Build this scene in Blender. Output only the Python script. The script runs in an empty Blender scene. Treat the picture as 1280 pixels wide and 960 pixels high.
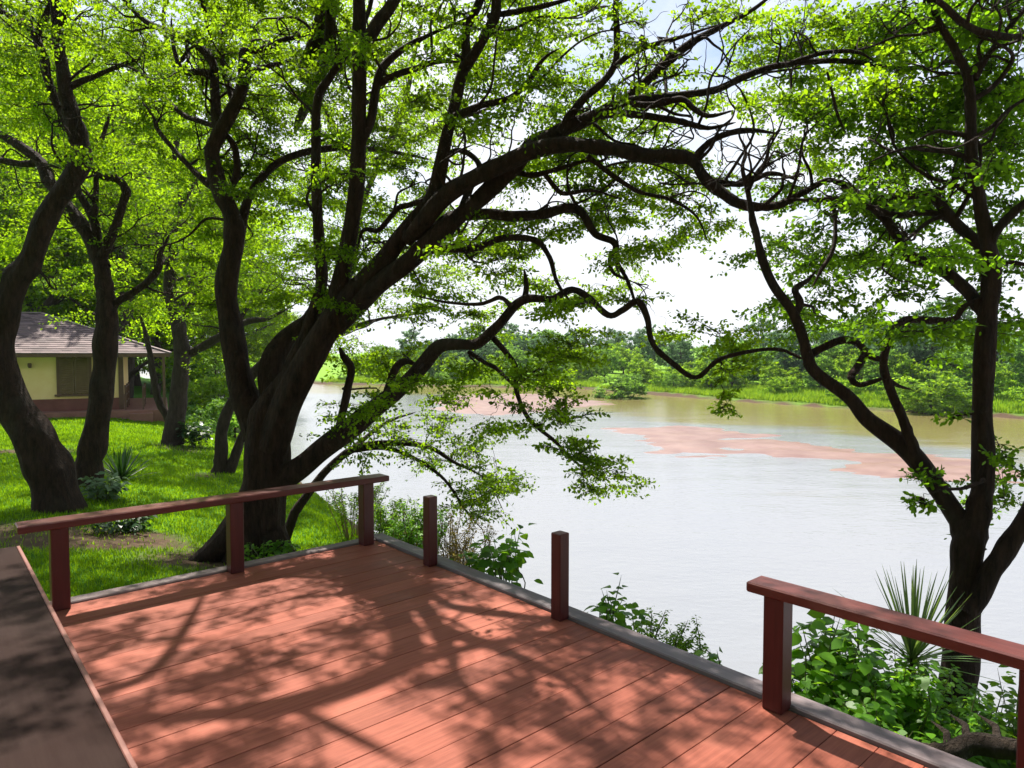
import bpy, math, random
import numpy as np
from mathutils import Vector, noise as mnoise

rng = np.random.default_rng(11)
random.seed(5)
R = math.radians
SC = bpy.context.scene
COL = SC.collection

# ------------------------------------------------------------------ camera, sky, sun, exposure
CAM_H = 1.9
F = 900.0                                   # focal length in photo pixels (1280 wide)
PITCH = math.atan(40.0 / F)
cam_d = bpy.data.cameras.new('camera')
cam_d.sensor_width = 36.0
cam_d.lens = 36.0 * F / 1280.0
cam_d.clip_start = 0.05
cam_d.clip_end = 3000.0
cam = bpy.data.objects.new('camera', cam_d)
cam.location = (0, 0, CAM_H)
cam.rotation_euler = (math.pi / 2 - PITCH, 0, 0)
COL.objects.link(cam)
SC.camera = cam

SUN_AZ = -21.0                              # degrees from +Y, clockwise
SUN_EL = 60.0
world = bpy.data.worlds.new('World')
SC.world = world
world.use_nodes = True
wn, wl = world.node_tree.nodes, world.node_tree.links
wn.clear()
w_out = wn.new('ShaderNodeOutputWorld')
w_bg = wn.new('ShaderNodeBackground')
w_sky = wn.new('ShaderNodeTexSky')
w_sky.sky_type = 'NISHITA'
w_sky.sun_disc = False
w_sky.sun_elevation = R(SUN_EL)
w_sky.sun_rotation = R(SUN_AZ)
w_sky.air_density = 1.0
w_sky.dust_density = 2.0
w_sky.ozone_density = 1.0
w_tc = wn.new('ShaderNodeTexCoord')
w_map = wn.new('ShaderNodeMapping')
w_map.inputs['Scale'].default_value = (2.2, 2.2, 4.5)
w_no = wn.new('ShaderNodeTexNoise')
w_no.inputs['Scale'].default_value = 1.6
w_no.inputs['Detail'].default_value = 7
w_no.inputs['Roughness'].default_value = 0.6
w_sep = wn.new('ShaderNodeSeparateXYZ')
w_ma = wn.new('ShaderNodeMath')
w_ma.operation = 'MULTIPLY_ADD'
w_ma.inputs[1].default_value = -0.42
w_rm = wn.new('ShaderNodeValToRGB')
w_rm.color_ramp.elements[0].position = 0.20
w_rm.color_ramp.elements[0].color = (0.0, 0.0, 0.0, 1)
w_rm.color_ramp.elements[1].position = 0.46
w_rm.color_ramp.elements[1].color = (1, 1, 1, 1)
wl.new(w_tc.outputs['Generated'], w_sep.inputs['Vector'])
wl.new(w_sep.outputs['Z'], w_ma.inputs[0])
wl.new(w_no.outputs['Fac'], w_ma.inputs[2])
w_mix = wn.new('ShaderNodeMixRGB')
w_mix.inputs['Color2'].default_value = (6.0, 6.2, 6.5, 1)      # thin bright cloud
wl.new(w_tc.outputs['Generated'], w_map.inputs['Vector'])
wl.new(w_map.outputs['Vector'], w_no.inputs['Vector'])
wl.new(w_ma.outputs[0], w_rm.inputs['Fac'])
wl.new(w_rm.outputs['Color'], w_mix.inputs['Fac'])
wl.new(w_sky.outputs['Color'], w_mix.inputs['Color1'])
wl.new(w_mix.outputs['Color'], w_bg.inputs['Color'])
w_bg.inputs['Strength'].default_value = 0.09
wl.new(w_bg.outputs['Background'], w_out.inputs['Surface'])

sun_d = bpy.data.lights.new('sun', 'SUN')
sun_d.energy = 5.0
sun_d.angle = R(0.6)
sun_d.color = (1.0, 0.94, 0.84)
sun = bpy.data.objects.new('sun', sun_d)
SDIR = Vector((math.sin(R(SUN_AZ)) * math.cos(R(SUN_EL)),
               math.cos(R(SUN_AZ)) * math.cos(R(SUN_EL)), math.sin(R(SUN_EL))))
sun.rotation_euler = SDIR.to_track_quat('Z', 'Y').to_euler()
sun.location = (0, 0, 60)
COL.objects.link(sun)
SC.view_settings.view_transform = 'Standard'
SC.view_settings.look = 'None'
SC.view_settings.exposure = 1.05
SC.view_settings.gamma = 1.0
SC.view_settings.use_curve_mapping = False
SC.render.engine = 'CYCLES'
SC.cycles.max_bounces = 8
SC.cycles.diffuse_bounces = 3
SC.cycles.transmission_bounces = 5
SC.cycles.use_denoising = True
SC.cycles.volume_bounces = 0

# ------------------------------------------------------------------ picture <-> place
_c, _s = math.cos(PITCH), math.sin(PITCH)
def ray(px, py):
    dx, dy = (px - 640.0) / F, (480.0 - py) / F
    return np.array([dx, _c + dy * _s, -_s + dy * _c])
def at(px, py, Y):
    r = ray(px, py)
    return r * (Y / r[1]) + np.array([0, 0, CAM_H])
def on(px, py, z):
    r = ray(px, py)
    return r * ((z - CAM_H) / r[2]) + np.array([0, 0, CAM_H])
def proj(P):
    P = np.atleast_2d(P)
    q = P - np.array([0, 0, CAM_H])
    d = q[:, 1] * _c - q[:, 2] * _s
    u = q[:, 1] * _s + q[:, 2] * _c
    return 640 + F * q[:, 0] / d, 480 - F * u / d, d

# ------------------------------------------------------------------ object helpers
def tag(o, label=None, cat=None, group=None, kind=None):
    if label: o['label'] = label
    if cat: o['category'] = cat
    if group: o['group'] = group
    if kind: o['kind'] = kind
    return o
def thing(name, label, cat, loc, group=None, rz=0.0):
    o = bpy.data.objects.new(name, None)
    o.empty_display_size = 0.2
    o.location = tuple(float(v) for v in loc)
    o.rotation_euler = (0, 0, rz)
    COL.objects.link(o)
    return tag(o, label, cat, group)
def mesh_obj(name, verts, faces, m, parent=None, smooth=False, attr=None):
    """attr: per-face float 'tint'"""
    me = bpy.data.meshes.new(name)
    if isinstance(faces, np.ndarray):
        v = np.asarray(verts, np.float32)
        n, k = faces.shape
        me.vertices.add(len(v)); me.vertices.foreach_set('co', v.ravel())
        me.loops.add(n * k); me.loops.foreach_set('vertex_index', faces.astype(np.int32).ravel())
        me.polygons.add(n)
        me.polygons.foreach_set('loop_start', np.arange(0, n * k, k, dtype=np.int32))
        me.polygons.foreach_set('loop_total', np.full(n, k, np.int32))
        me.update(calc_edges=True)
    else:
        me.from_pydata([tuple(map(float, p)) for p in verts], [], faces)
        me.update()
    if smooth:
        me.polygons.foreach_set('use_smooth', np.ones(len(me.polygons), bool))
    if attr is not None:
        a = me.attributes.new('tint', 'FLOAT', 'FACE')
        a.data.foreach_set('value', np.asarray(attr, np.float32))
    me.materials.append(m)
    o = bpy.data.objects.new(name, me)
    COL.objects.link(o)
    if parent is not None: o.parent = parent
    return o
def copy_tree(src, loc=None, rz=None, scale=None, label=None):
    c = src.copy(); COL.objects.link(c)
    if loc is not None: c.location = tuple(float(v) for v in loc)
    if rz is not None: c.rotation_euler = (0, 0, rz)
    if scale is not None: c.scale = scale
    if label: c['label'] = label
    def kids(a, b):
        for ch in list(a.children):
            d = ch.copy(); COL.objects.link(d); d.parent = b
            kids(ch, d)
    kids(src, c)
    return c

class MB:
    """collects solids into one mesh"""
    def __init__(s): s.v, s.f = [], []
    def add(s, v, f):
        b = len(s.v); s.v += [tuple(map(float, p)) for p in v]; s.f += [tuple(i + b for i in q) for q in f]
    def frame_box(s, o, ax, ay, az, bev=0.0):
        """box from corner o along three edge vectors, chamfered"""
        o, ax, ay, az = map(lambda q: np.array(q, float), (o, ax, ay, az))
        L = [np.linalg.norm(q) for q in (ax, ay, az)]
        if bev <= 0:
            c = [o, o+ax, o+ax+ay, o+ay, o+az, o+ax+az, o+ax+ay+az, o+ay+az]
            s.add(c, [(0,3,2,1),(4,5,6,7),(0,1,5,4),(1,2,6,5),(2,3,7,6),(3,0,4,7)]); return
        e = [ax/L[0], ay/L[1], az/L[2]]
        ctr = o + (ax + ay + az) / 2
        idx, V = {}, []
        for sx in (-1, 1):
            for sy in (-1, 1):
                for sz in (-1, 1):
                    for k in range(3):
                        h = [L[0]/2 - bev, L[1]/2 - bev, L[2]/2 - bev]
                        h[k] += bev
                        idx[(sx, sy, sz, k)] = len(V)
                        V.append(ctr + sx*h[0]*e[0] + sy*h[1]*e[1] + sz*h[2]*e[2])
        Fc = []
        for k in range(3):
            a, b = [(1, 2), (2, 0), (0, 1)][k]
            for sg in (-1, 1):
                q = []
                for (p, r) in ((-1, -1), (1, -1), (1, 1), (-1, 1)):
                    t = [0, 0, 0]; t[k] = sg; t[a] = p; t[b] = r
                    q.append(idx[(t[0], t[1], t[2], k)])
                Fc.append(q if sg > 0 else q[::-1])
        for k in range(3):
            a, b = [(1, 2), (2, 0), (0, 1)][k]
            for p in (-1, 1):
                for r in (-1, 1):
                    q = []
                    for (sg, kk) in ((-1, a), (1, a), (1, b), (-1, b)):
                        t = [0, 0, 0]; t[k] = sg; t[a] = p; t[b] = r
                        q.append(idx[(t[0], t[1], t[2], kk)])
                    Fc.append(q if p * r > 0 else q[::-1])
        for sx in (-1, 1):
            for sy in (-1, 1):
                for sz in (-1, 1):
                    q = [idx[(sx, sy, sz, 0)], idx[(sx, sy, sz, 1)], idx[(sx, sy, sz, 2)]]
                    Fc.append(q if sx*sy*sz > 0 else q[::-1])
        s.add(V, Fc)
    def box(s, x0, y0, z0, x1, y1, z1, bev=0.0):
        s.frame_box((x0, y0, z0), (x1-x0, 0, 0), (0, y1-y0, 0), (0, 0, z1-z0), bev)
    def build(s, name, m, parent=None, smooth=False, attr=None):
        return mesh_obj(name, s.v, s.f, m, parent, smooth, attr)

# ------------------------------------------------------------------ materials
def new_mat(name):
    m = bpy.data.materials.new(name); m.use_nodes = True
    nt = m.node_tree; nt.nodes.clear()
    out = nt.nodes.new('ShaderNodeOutputMaterial')
    return m, nt.nodes, nt.links, out
def ramp(n, stops):
    r = n.new('ShaderNodeValToRGB')
    el = r.color_ramp.elements
    el[0].position, el[0].color = stops[0][0], (*stops[0][1], 1)
    el[1].position, el[1].color = stops[-1][0], (*stops[-1][1], 1)
    for p, c in stops[1:-1]:
        e = el.new(p); e.color = (*c, 1)
    return r
def noise_node(n, l, scale, detail=5, rough=0.55, vec=None, coord='Object', mscale=None, rot=None):
    if vec is None:
        tc = n.new('ShaderNodeTexCoord'); vec = tc.outputs[coord]
    if mscale or rot:
        mp = n.new('ShaderNodeMapping')
        if mscale: mp.inputs['Scale'].default_value = mscale
        if rot: mp.inputs['Rotation'].default_value = rot
        l.new(vec, mp.inputs['Vector']); vec = mp.outputs['Vector']
    t = n.new('ShaderNodeTexNoise')
    t.inputs['Scale'].default_value = scale; t.inputs['Detail'].default_value = detail
    t.inputs['Roughness'].default_value = rough
    l.new(vec, t.inputs['Vector'])
    return t
def simple_mat(name, c0, c1, scale=6, rough=0.6, bump=0.15, bdist=0.01, mscale=None, rot=None, spec=0.4, bscale=None):
    m, n, l, out = new_mat(name)
    p = n.new('ShaderNodeBsdfPrincipled')
    t = noise_node(n, l, scale, 6, 0.6, mscale=mscale, rot=rot)
    r = ramp(n, [(0.3, c0), (0.7, c1)])
    l.new(t.outputs['Fac'], r.inputs['Fac']); l.new(r.outputs['Color'], p.inputs['Base Color'])
    p.inputs['Roughness'].default_value = rough
    p.inputs['Specular IOR Level'].default_value = spec
    if bump:
        t2 = noise_node(n, l, bscale or scale * 4, 6, 0.65, mscale=mscale, rot=rot)
        b = n.new('ShaderNodeBump'); b.inputs['Strength'].default_value = bump; b.inputs['Distance'].default_value = bdist
        l.new(t2.outputs['Fac'], b.inputs['Height']); l.new(b.outputs['Normal'], p.inputs['Normal'])
    l.new(p.outputs['BSDF'], out.inputs['Surface'])
    return m
def leaf_mat(name, dark, light, trans, tr=0.5, rough=0.6, spec=0.1):
    m, n, l, out = new_mat(name)
    at_ = n.new('ShaderNodeAttribute'); at_.attribute_name = 'tint'
    r = ramp(n, [(0.0, dark), (1.0, light)])
    l.new(at_.outputs['Fac'], r.inputs['Fac'])
    p = n.new('ShaderNodeBsdfPrincipled')
    p.inputs['Roughness'].default_value = rough
    p.inputs['Specular IOR Level'].default_value = spec
    l.new(r.outputs['Color'], p.inputs['Base Color'])
    r2 = ramp(n, [(0.0, tuple(c * 0.32 for c in trans)), (1.0, trans)])
    l.new(at_.outputs['Fac'], r2.inputs['Fac'])
    t = n.new('ShaderNodeBsdfTranslucent'); l.new(r2.outputs['Color'], t.inputs['Color'])
    mx = n.new('ShaderNodeMixShader'); mx.inputs['Fac'].default_value = tr
    l.new(p.outputs['BSDF'], mx.inputs[1]); l.new(t.outputs['BSDF'], mx.inputs[2])
    l.new(mx.outputs['Shader'], out.inputs['Surface'])
    return m
def bark_mat(name, c0, c1, moss=0.0):
    m, n, l, out = new_mat(name)
    p = n.new('ShaderNodeBsdfPrincipled')
    p.inputs['Roughness'].default_value = 0.82; p.inputs['Specular IOR Level'].default_value = 0.25
    a = noise_node(n, l, 5, 8, 0.7, mscale=(3.2, 3.2, 0.7))
    r = ramp(n, [(0.28, c0), (0.52, tuple((x + y) / 2 for x, y in zip(c0, c1))), (0.75, c1)])
    l.new(a.outputs['Fac'], r.inputs['Fac'])
    b2 = noise_node(n, l, 1.3, 4, 0.6)
    r2 = ramp(n, [(0.55, (0, 0, 0)), (0.72, (1, 1, 1))])
    l.new(b2.outputs['Fac'], r2.inputs['Fac'])
    mx = n.new('ShaderNodeMixRGB'); mx.inputs['Color2'].default_value = (0.085, 0.072, 0.056, 1)
    mt = n.new('ShaderNodeMath'); mt.operation = 'MULTIPLY'; mt.inputs[1].default_value = 0.45
    l.new(r2.outputs['Color'], mt.inputs[0]); l.new(mt.outputs[0], mx.inputs['Fac'])
    l.new(r.outputs['Color'], mx.inputs['Color1']); l.new(mx.outputs['Color'], p.inputs['Base Color'])
    v = n.new('ShaderNodeTexVoronoi'); v.feature = 'DISTANCE_TO_EDGE'; v.inputs['Scale'].default_value = 9
    tc = n.new('ShaderNodeTexCoord'); mp = n.new('ShaderNodeMapping'); mp.inputs['Scale'].default_value = (3.0, 3.0, 0.8)
    l.new(tc.outputs['Object'], mp.inputs['Vector'])
    ad = n.new('ShaderNodeMixRGB'); ad.blend_type = 'ADD'; ad.inputs['Fac'].default_value = 0.25
    l.new(mp.outputs['Vector'], ad.inputs['Color1']); l.new(a.outputs['Color'], ad.inputs['Color2'])
    l.new(ad.outputs['Color'], v.inputs['Vector'])
    mm = n.new('ShaderNodeMath'); mm.operation = 'MULTIPLY_ADD'; mm.inputs[1].default_value = 1.4
    l.new(v.outputs['Distance'], mm.inputs[0]); l.new(a.outputs['Fac'], mm.inputs[2])
    bp = n.new('ShaderNodeBump'); bp.inputs['Strength'].default_value = 1.0; bp.inputs['Distance'].default_value = 0.06
    l.new(mm.outputs[0], bp.inputs['Height']); l.new(bp.outputs['Normal'], p.inputs['Normal'])
    l.new(p.outputs['BSDF'], out.inputs['Surface'])
    return m

BARK = bark_mat('bark_dark', (0.008, 0.0036, 0.0024), (0.085, 0.042, 0.028))
BARK_BG = bark_mat('bark_brown', (0.028, 0.019, 0.014), (0.10, 0.07, 0.05))
LEAF_MAIN = leaf_mat('leaf_mid_green', (0.020, 0.066, 0.008), (0.088, 0.18, 0.010), (0.40, 0.66, 0.010), 0.6)
LEAF_RIGHT = leaf_mat('leaf_deep_green', (0.020, 0.066, 0.010), (0.078, 0.17, 0.012), (0.30, 0.58, 0.012), 0.58)
LEAF_LEFT = leaf_mat('leaf_yellow_green', (0.035, 0.10, 0.008), (0.15, 0.27, 0.012), (0.50, 0.80, 0.010), 0.58)
LEAF_FAR = leaf_mat('leaf_far_green', (0.045, 0.125, 0.020), (0.105, 0.22, 0.028), (0.32, 0.60, 0.05), 0.55, 0.6, 0.15)
LEAF_FAR2 = leaf_mat('leaf_far_bright', (0.085, 0.19, 0.012), (0.16, 0.32, 0.018), (0.48, 0.76, 0.03), 0.55, 0.6, 0.15)
LEAF_FAR3 = leaf_mat('leaf_far_blue', (0.036, 0.10, 0.048), (0.075, 0.165, 0.072), (0.23, 0.43, 0.14), 0.52, 0.6, 0.15)
LEAF_SHRUB = leaf_mat('leaf_shrub', (0.055, 0.17, 0.010), (0.14, 0.33, 0.018), (0.42, 0.78, 0.03), 0.5, 0.4, 0.35)
LEAF_DARKPLANT = leaf_mat('leaf_dark_plant', (0.014, 0.05, 0.012), (0.035, 0.095, 0.018), (0.08, 0.2, 0.02), 0.3, 0.35, 0.5)
LEAF_DRY = leaf_mat('leaf_dry', (0.17, 0.18, 0.035), (0.36, 0.25, 0.09), (0.6, 0.46, 0.10), 0.5, 0.6, 0.2)
LEAF_SPIKE = leaf_mat('leaf_spike', (0.08, 0.16, 0.04), (0.17, 0.28, 0.08), (0.34, 0.5, 0.08), 0.4, 0.35, 0.5)
GRASS = leaf_mat('grass_blade', (0.05, 0.15, 0.004), (0.15, 0.31, 0.006), (0.44, 0.72, 0.010), 0.5, 0.5, 0.2)
GRASS_FAR = leaf_mat('grass_far', (0.12, 0.26, 0.01), (0.22, 0.38, 0.02), (0.50, 0.74, 0.03), 0.45, 0.6, 0.15)

def wood_mat(name, c0, c1, rot_z, rough=0.5, board=False, worn=None, tint_var=0.3, spec=0.35):
    """painted timber, grain running along the direction rot_z"""
    m, n, l, out = new_mat(name)
    p = n.new('ShaderNodeBsdfPrincipled')
    tc = n.new('ShaderNodeTexCoord')
    mp = n.new('ShaderNodeMapping'); mp.inputs['Rotation'].default_value = (0, 0, -rot_z)
    l.new(tc.outputs['Object'], mp.inputs['Vector'])
    mp2 = n.new('ShaderNodeMapping'); mp2.inputs['Scale'].default_value = (0.8, 14, 14)
    l.new(mp.outputs['Vector'], mp2.inputs['Vector'])
    g = noise_node(n, l, 3.0, 8, 0.65, vec=mp2.outputs['Vector'])
    r = ramp(n, [(0.3, c0), (0.7, c1)])
    l.new(g.outputs['Fac'], r.inputs['Fac'])
    col = r.outputs['Color']
    big = noise_node(n, l, 1.7, 5, 0.6, vec=mp.outputs['Vector'])
    if worn:
        rr = ramp(n, [(0.52, (0, 0, 0)), (0.75, (0.55, 0.55, 0.55))])
        l.new(big.outputs['Fac'], rr.inputs['Fac'])
        mw = n.new('ShaderNodeMixRGB'); mw.inputs['Color2'].default_value = (*worn, 1)
        l.new(rr.outputs['Color'], mw.inputs['Fac']); l.new(col, mw.inputs['Color1']); col = mw.outputs['Color']
    if board:
        a = n.new('ShaderNodeAttribute'); a.attribute_name = 'tint'
        hv = n.new('ShaderNodeHueSaturation')
        mr = n.new('ShaderNodeMapRange'); mr.inputs['To Min'].default_value = 1 - tint_var; mr.inputs['To Max'].default_value = 1 + tint_var
        l.new(a.outputs['Fac'], mr.inputs['Value']); l.new(mr.outputs['Result'], hv.inputs['Value'])
        l.new(col, hv.inputs['Color']); col = hv.outputs['Color']
    l.new(col, p.inputs['Base Color'])
    rg = ramp(n, [(0.3, (rough - 0.1,) * 3), (0.7, (rough + 0.14,) * 3)])
    l.new(big.outputs['Fac'], rg.inputs['Fac']); l.new(rg.outputs['Color'], p.inputs['Roughness'])
    p.inputs['Specular IOR Level'].default_value = spec
    bp = n.new('ShaderNodeBump'); bp.inputs['Strength'].default_value = 0.25; bp.inputs['Distance'].default_value = 0.004
    l.new(g.outputs['Fac'], bp.inputs['Height']); l.new(bp.outputs['Normal'], p.inputs['Normal'])
    l.new(p.outputs['BSDF'], out.inputs['Surface'])
    return m

# deck frame: K is its far corner, A runs along the left edge, B along the right (river) edge, both away from K
DK = np.array([-1.36, 7.212, 0.0])
A = np.array([-0.7296, -0.6837, 0.0])
B = np.array([0.637, -0.771, 0.0])
ANG_A = math.atan2(A[1], A[0]); ANG_B = math.atan2(B[1], B[0])
Z = np.array([0, 0, 1.0])
DECK_WOOD = wood_mat('deck_paint', (0.195, 0.050, 0.030), (0.32, 0.092, 0.057), ANG_A, 0.62, board=True, worn=(0.34, 0.122, 0.082), tint_var=0.16, spec=0.2)
KERB_WOOD = wood_mat('kerb_timber', (0.12, 0.095, 0.10), (0.20, 0.165, 0.175), ANG_B, 0.6, worn=(0.25, 0.16, 0.15))
KERB_WOOD2 = wood_mat('kerb_timber_side', (0.13, 0.092, 0.09), (0.21, 0.16, 0.16), ANG_A, 0.6, worn=(0.25, 0.16, 0.15))
RED_A = wood_mat('red_paint_rail', (0.072, 0.014, 0.012), (0.12, 0.026, 0.021), ANG_A, 0.38, worn=(0.15, 0.05, 0.042))
RED_B = wood_mat('red_paint_rail_river', (0.085, 0.018, 0.0145), (0.14, 0.034, 0.027), ANG_B, 0.38, worn=(0.26, 0.12, 0.10))
RED_V = simple_mat('red_paint_post', (0.055, 0.0065, 0.0065), (0.085, 0.012, 0.011), 4, 0.4, 0.2, 0.003, mscale=(9, 9, 0.8))
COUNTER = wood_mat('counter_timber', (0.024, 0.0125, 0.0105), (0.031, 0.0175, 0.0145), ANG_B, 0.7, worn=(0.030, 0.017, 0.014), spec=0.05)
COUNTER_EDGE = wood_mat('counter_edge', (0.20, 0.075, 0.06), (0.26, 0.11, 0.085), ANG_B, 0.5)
UNDER = simple_mat('joist_timber', (0.06, 0.04, 0.035), (0.10, 0.065, 0.05), 5, 0.8)

# ------------------------------------------------------------------ terrain
CREST = np.array([(14, -14), (6, -3), (2.45, 2.9), (-1.0, 7.6), (-1.9, 9.8), (-4.4, 14), (-8.2, 21), (-12.8, 30), (-23, 52), (-50, 95), (-120, 190), (-400, 500)], float)
FARSH = np.array([(300, -300), (90, -40), (44, 42), (38.4, 54), (29.2, 63), (21.7, 75), (10.6, 96), (-2, 102), (-30, 112), (-55, 150), (-120, 260), (-390, 600)], float)
def sdist(P, line):
    """signed distance to polyline; positive on its right-hand side when walking from first to last"""
    P = np.atleast_2d(P).astype(float)
    best = np.full(len(P), 1e18); sign = np.ones(len(P))
    for a, b in zip(line[:-1], line[1:]):
        d = b - a; L2 = d @ d
        t = np.clip(((P - a) @ d) / L2, 0, 1)
        q = P - (a + t[:, None] * d)
        dd = (q ** 2).sum(1)
        cr = d[0] * (P[:, 1] - a[1]) - d[1] * (P[:, 0] - a[0])
        m = dd < best
        best = np.where(m, dd, best); sign = np.where(m, -np.sign(cr), sign)
    return np.sqrt(best) * sign
def vnoise(x, y, s, seed=0.0):
    return np.array([mnoise.noise(Vector((a * s + seed, b * s - seed, seed))) for a, b in zip(x, y)])
def sstep(a, b, t):
    t = np.clip((t - a) / (b - a), 0, 1); return t * t * (3 - 2 * t)
WATER_Z = -3.1
def height(P, rough=True):
    P = np.atleast_2d(P).astype(float)
    s = sdist(P, CREST)                      # > 0 towards the river
    f = -sdist(P, FARSH)                     # > 0 in the river (left of far shore)
    lawn = -0.45 - 0.10 * sstep(8, 26, P[:, 1]) - (0.12 + 0.26 * sstep(7.4, 10.0, P[:, 1])) * sstep(-4.5, 0.2, s) + 0.05 * np.sin(P[:, 0] * 0.7) * np.cos(P[:, 1] * 0.5)
    near = lawn - np.where(s > 0, 0.80 * s - 0.25 * np.minimum(s, 1.0), 0)
    near = np.maximum(near, -4.6)
    back = -2.95 + np.where(f < 0, np.minimum(-f * 0.085, 1.1) + np.clip(-f - 25, 0, 400) * 0.02, -f * 0.35)
    back = np.maximum(back, -4.6)
    h = np.where(s <= 0, near, np.maximum(near, back))
    if rough:
        nz = vnoise(P[:, 0], P[:, 1], 0.9, 3.1) * 0.05 + vnoise(P[:, 0], P[:, 1], 0.23, 7.7) * 0.10
        h = h + nz * np.where(s > 0, 1.6, 0.55)
    return h
def Hz(x, y): return float(height([(x, y)])[0])

def grid_axis(parts):
    out = [parts[0][0]]
    for a, b, st in parts:
        n = max(1, int(round((b - a) / st)))
        out += list(np.linspace(a, b, n + 1)[1:])
    return np.array(out)
gx = grid_axis([(-420, -120, 30), (-120, -40, 5), (-40, -18, 1.0), (-18, 6, 0.30), (6, 20, 1.0), (20, 60, 2.0), (60, 160, 8), (160, 330, 40)])
gy = grid_axis([(-120, -40, 20), (-40, 0, 4), (0, 26, 0.32), (26, 60, 1.5), (60, 130, 2.2), (130, 260, 8), (260, 520, 50)])
GX, GY = np.meshgrid(gx, gy)
P2 = np.stack([GX.ravel(), GY.ravel()], 1)
hz = height(P2)
nx, ny = len(gx), len(gy)
ii = (np.arange(ny - 1)[:, None] * nx + np.arange(nx - 1)[None, :]).ravel()
quads = np.stack([ii, ii + 1, ii + nx + 1, ii + nx], 1)
def soil_mask(P):
    P = np.atleast_2d(P)
    def bl(cx, cy, rx, ry, ang=0.0):
        dx, dy = P[:, 0] - cx, P[:, 1] - cy
        c, s = math.cos(ang), math.sin(ang)
        u, v = (dx * c + dy * s) / rx, (-dx * s + dy * c) / ry
        return np.clip(1.35 - (u * u + v * v), 0, 1)
    nn = vnoise(P[:, 0], P[:, 1], 1.1, 11.0) * 0.55 + vnoise(P[:, 0], P[:, 1], 3.4, 2.0) * 0.3
    m = np.maximum.reduce([bl(-5.6, 9.2, 2.2, 0.7, -0.15), bl(-3.3, 8.3, 1.2, 0.6, -0.1), bl(-2.2, 9.6, 0.7, 0.7) * 0.7,
                           bl(-12.3, 17.2, 2.2, 0.5, 0.1), bl(-9.3, 20.0, 0.9, 0.9) * 0.7, bl(-6.4, 15.6, 0.6, 0.6) * 0.6])
    return np.clip(m * 1.2 + nn * np.where(m > 0, 1, 0.25) - 0.1, 0, 1)
def build_ground():
    m, n, l, out = new_mat('ground_soil_and_turf')
    p = n.new('ShaderNodeBsdfPrincipled'); p.inputs['Roughness'].default_value = 0.9; p.inputs['Specular IOR Level'].default_value = 0.15
    a = n.new('ShaderNodeVertexColor'); a.layer_name = 'cover'
    sp = n.new('ShaderNodeSeparateColor'); l.new(a.outputs['Color'], sp.inputs['Color'])
    g = noise_node(n, l, 1.2, 8, 0.7)
    turf = ramp(n, [(0.3, (0.035, 0.12, 0.006)), (0.7, (0.085, 0.21, 0.010))]); l.new(g.outputs['Fac'], turf.inputs['Fac'])
    g2 = noise_node(n, l, 9, 8, 0.75)
    soil = ramp(n, [(0.3, (0.04, 0.024, 0.014)), (0.55, (0.085, 0.053, 0.032)), (0.75, (0.15, 0.10, 0.062))]); l.new(g2.outputs['Fac'], soil.inputs['Fac'])
    far = ramp(n, [(0.35, (0.11, 0.25, 0.012)), (0.7, (0.19, 0.34, 0.018))]); l.new(g.outputs['Fac'], far.inputs['Fac'])
    m1 = n.new('ShaderNodeMixRGB'); l.new(sp.outputs[0], m1.inputs['Fac']); l.new(turf.outputs['Color'], m1.inputs['Color1']); l.new(soil.outputs['Color'], m1.inputs['Color2'])
    m2 = n.new('ShaderNodeMixRGB'); l.new(sp.outputs[1], m2.inputs['Fac']); l.new(m1.outputs['Color'], m2.inputs['Color1']); l.new(far.outputs['Color'], m2.inputs['Color2'])
    l.new(m2.outputs['Color'], p.inputs['Base Color'])
    bp = n.new('ShaderNodeBump'); bp.inputs['Strength'].default_value = 0.6; bp.inputs['Distance'].default_value = 0.04
    l.new(g2.outputs['Fac'], bp.inputs['Height']); l.new(bp.outputs['Normal'], p.inputs['Normal'])
    l.new(p.outputs['BSDF'], out.inputs['Surface'])
    o = mesh_obj('ground', np.column_stack([P2, hz]), quads, m, smooth=True)
    s = sdist(P2, CREST); f = -sdist(P2, FARSH)
    soilv = soil_mask(P2)
    bank = np.clip(sstep(0.9, 1.8, s), 0, 1) * (hz < -1.0)
    soilv = np.maximum(soilv, np.where(f < 0, 0, bank))
    shore = np.where((f < 0) & (s > 0), 1 - sstep(0.8, 2.4, -f), 0)
    soilv = np.maximum(soilv, shore)
    farv = np.where((f < 0) & (s > 0), sstep(1.0, 2.6, -f), 0)
    c = o.data.color_attributes.new('cover', 'FLOAT_COLOR', 'POINT')
    arr = np.zeros((len(P2), 4), np.float32); arr[:, 0] = soilv; arr[:, 1] = farv; arr[:, 3] = 1
    c.data.foreach_set('color', arr.ravel())
    tag(o, kind='structure')
build_ground()

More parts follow.
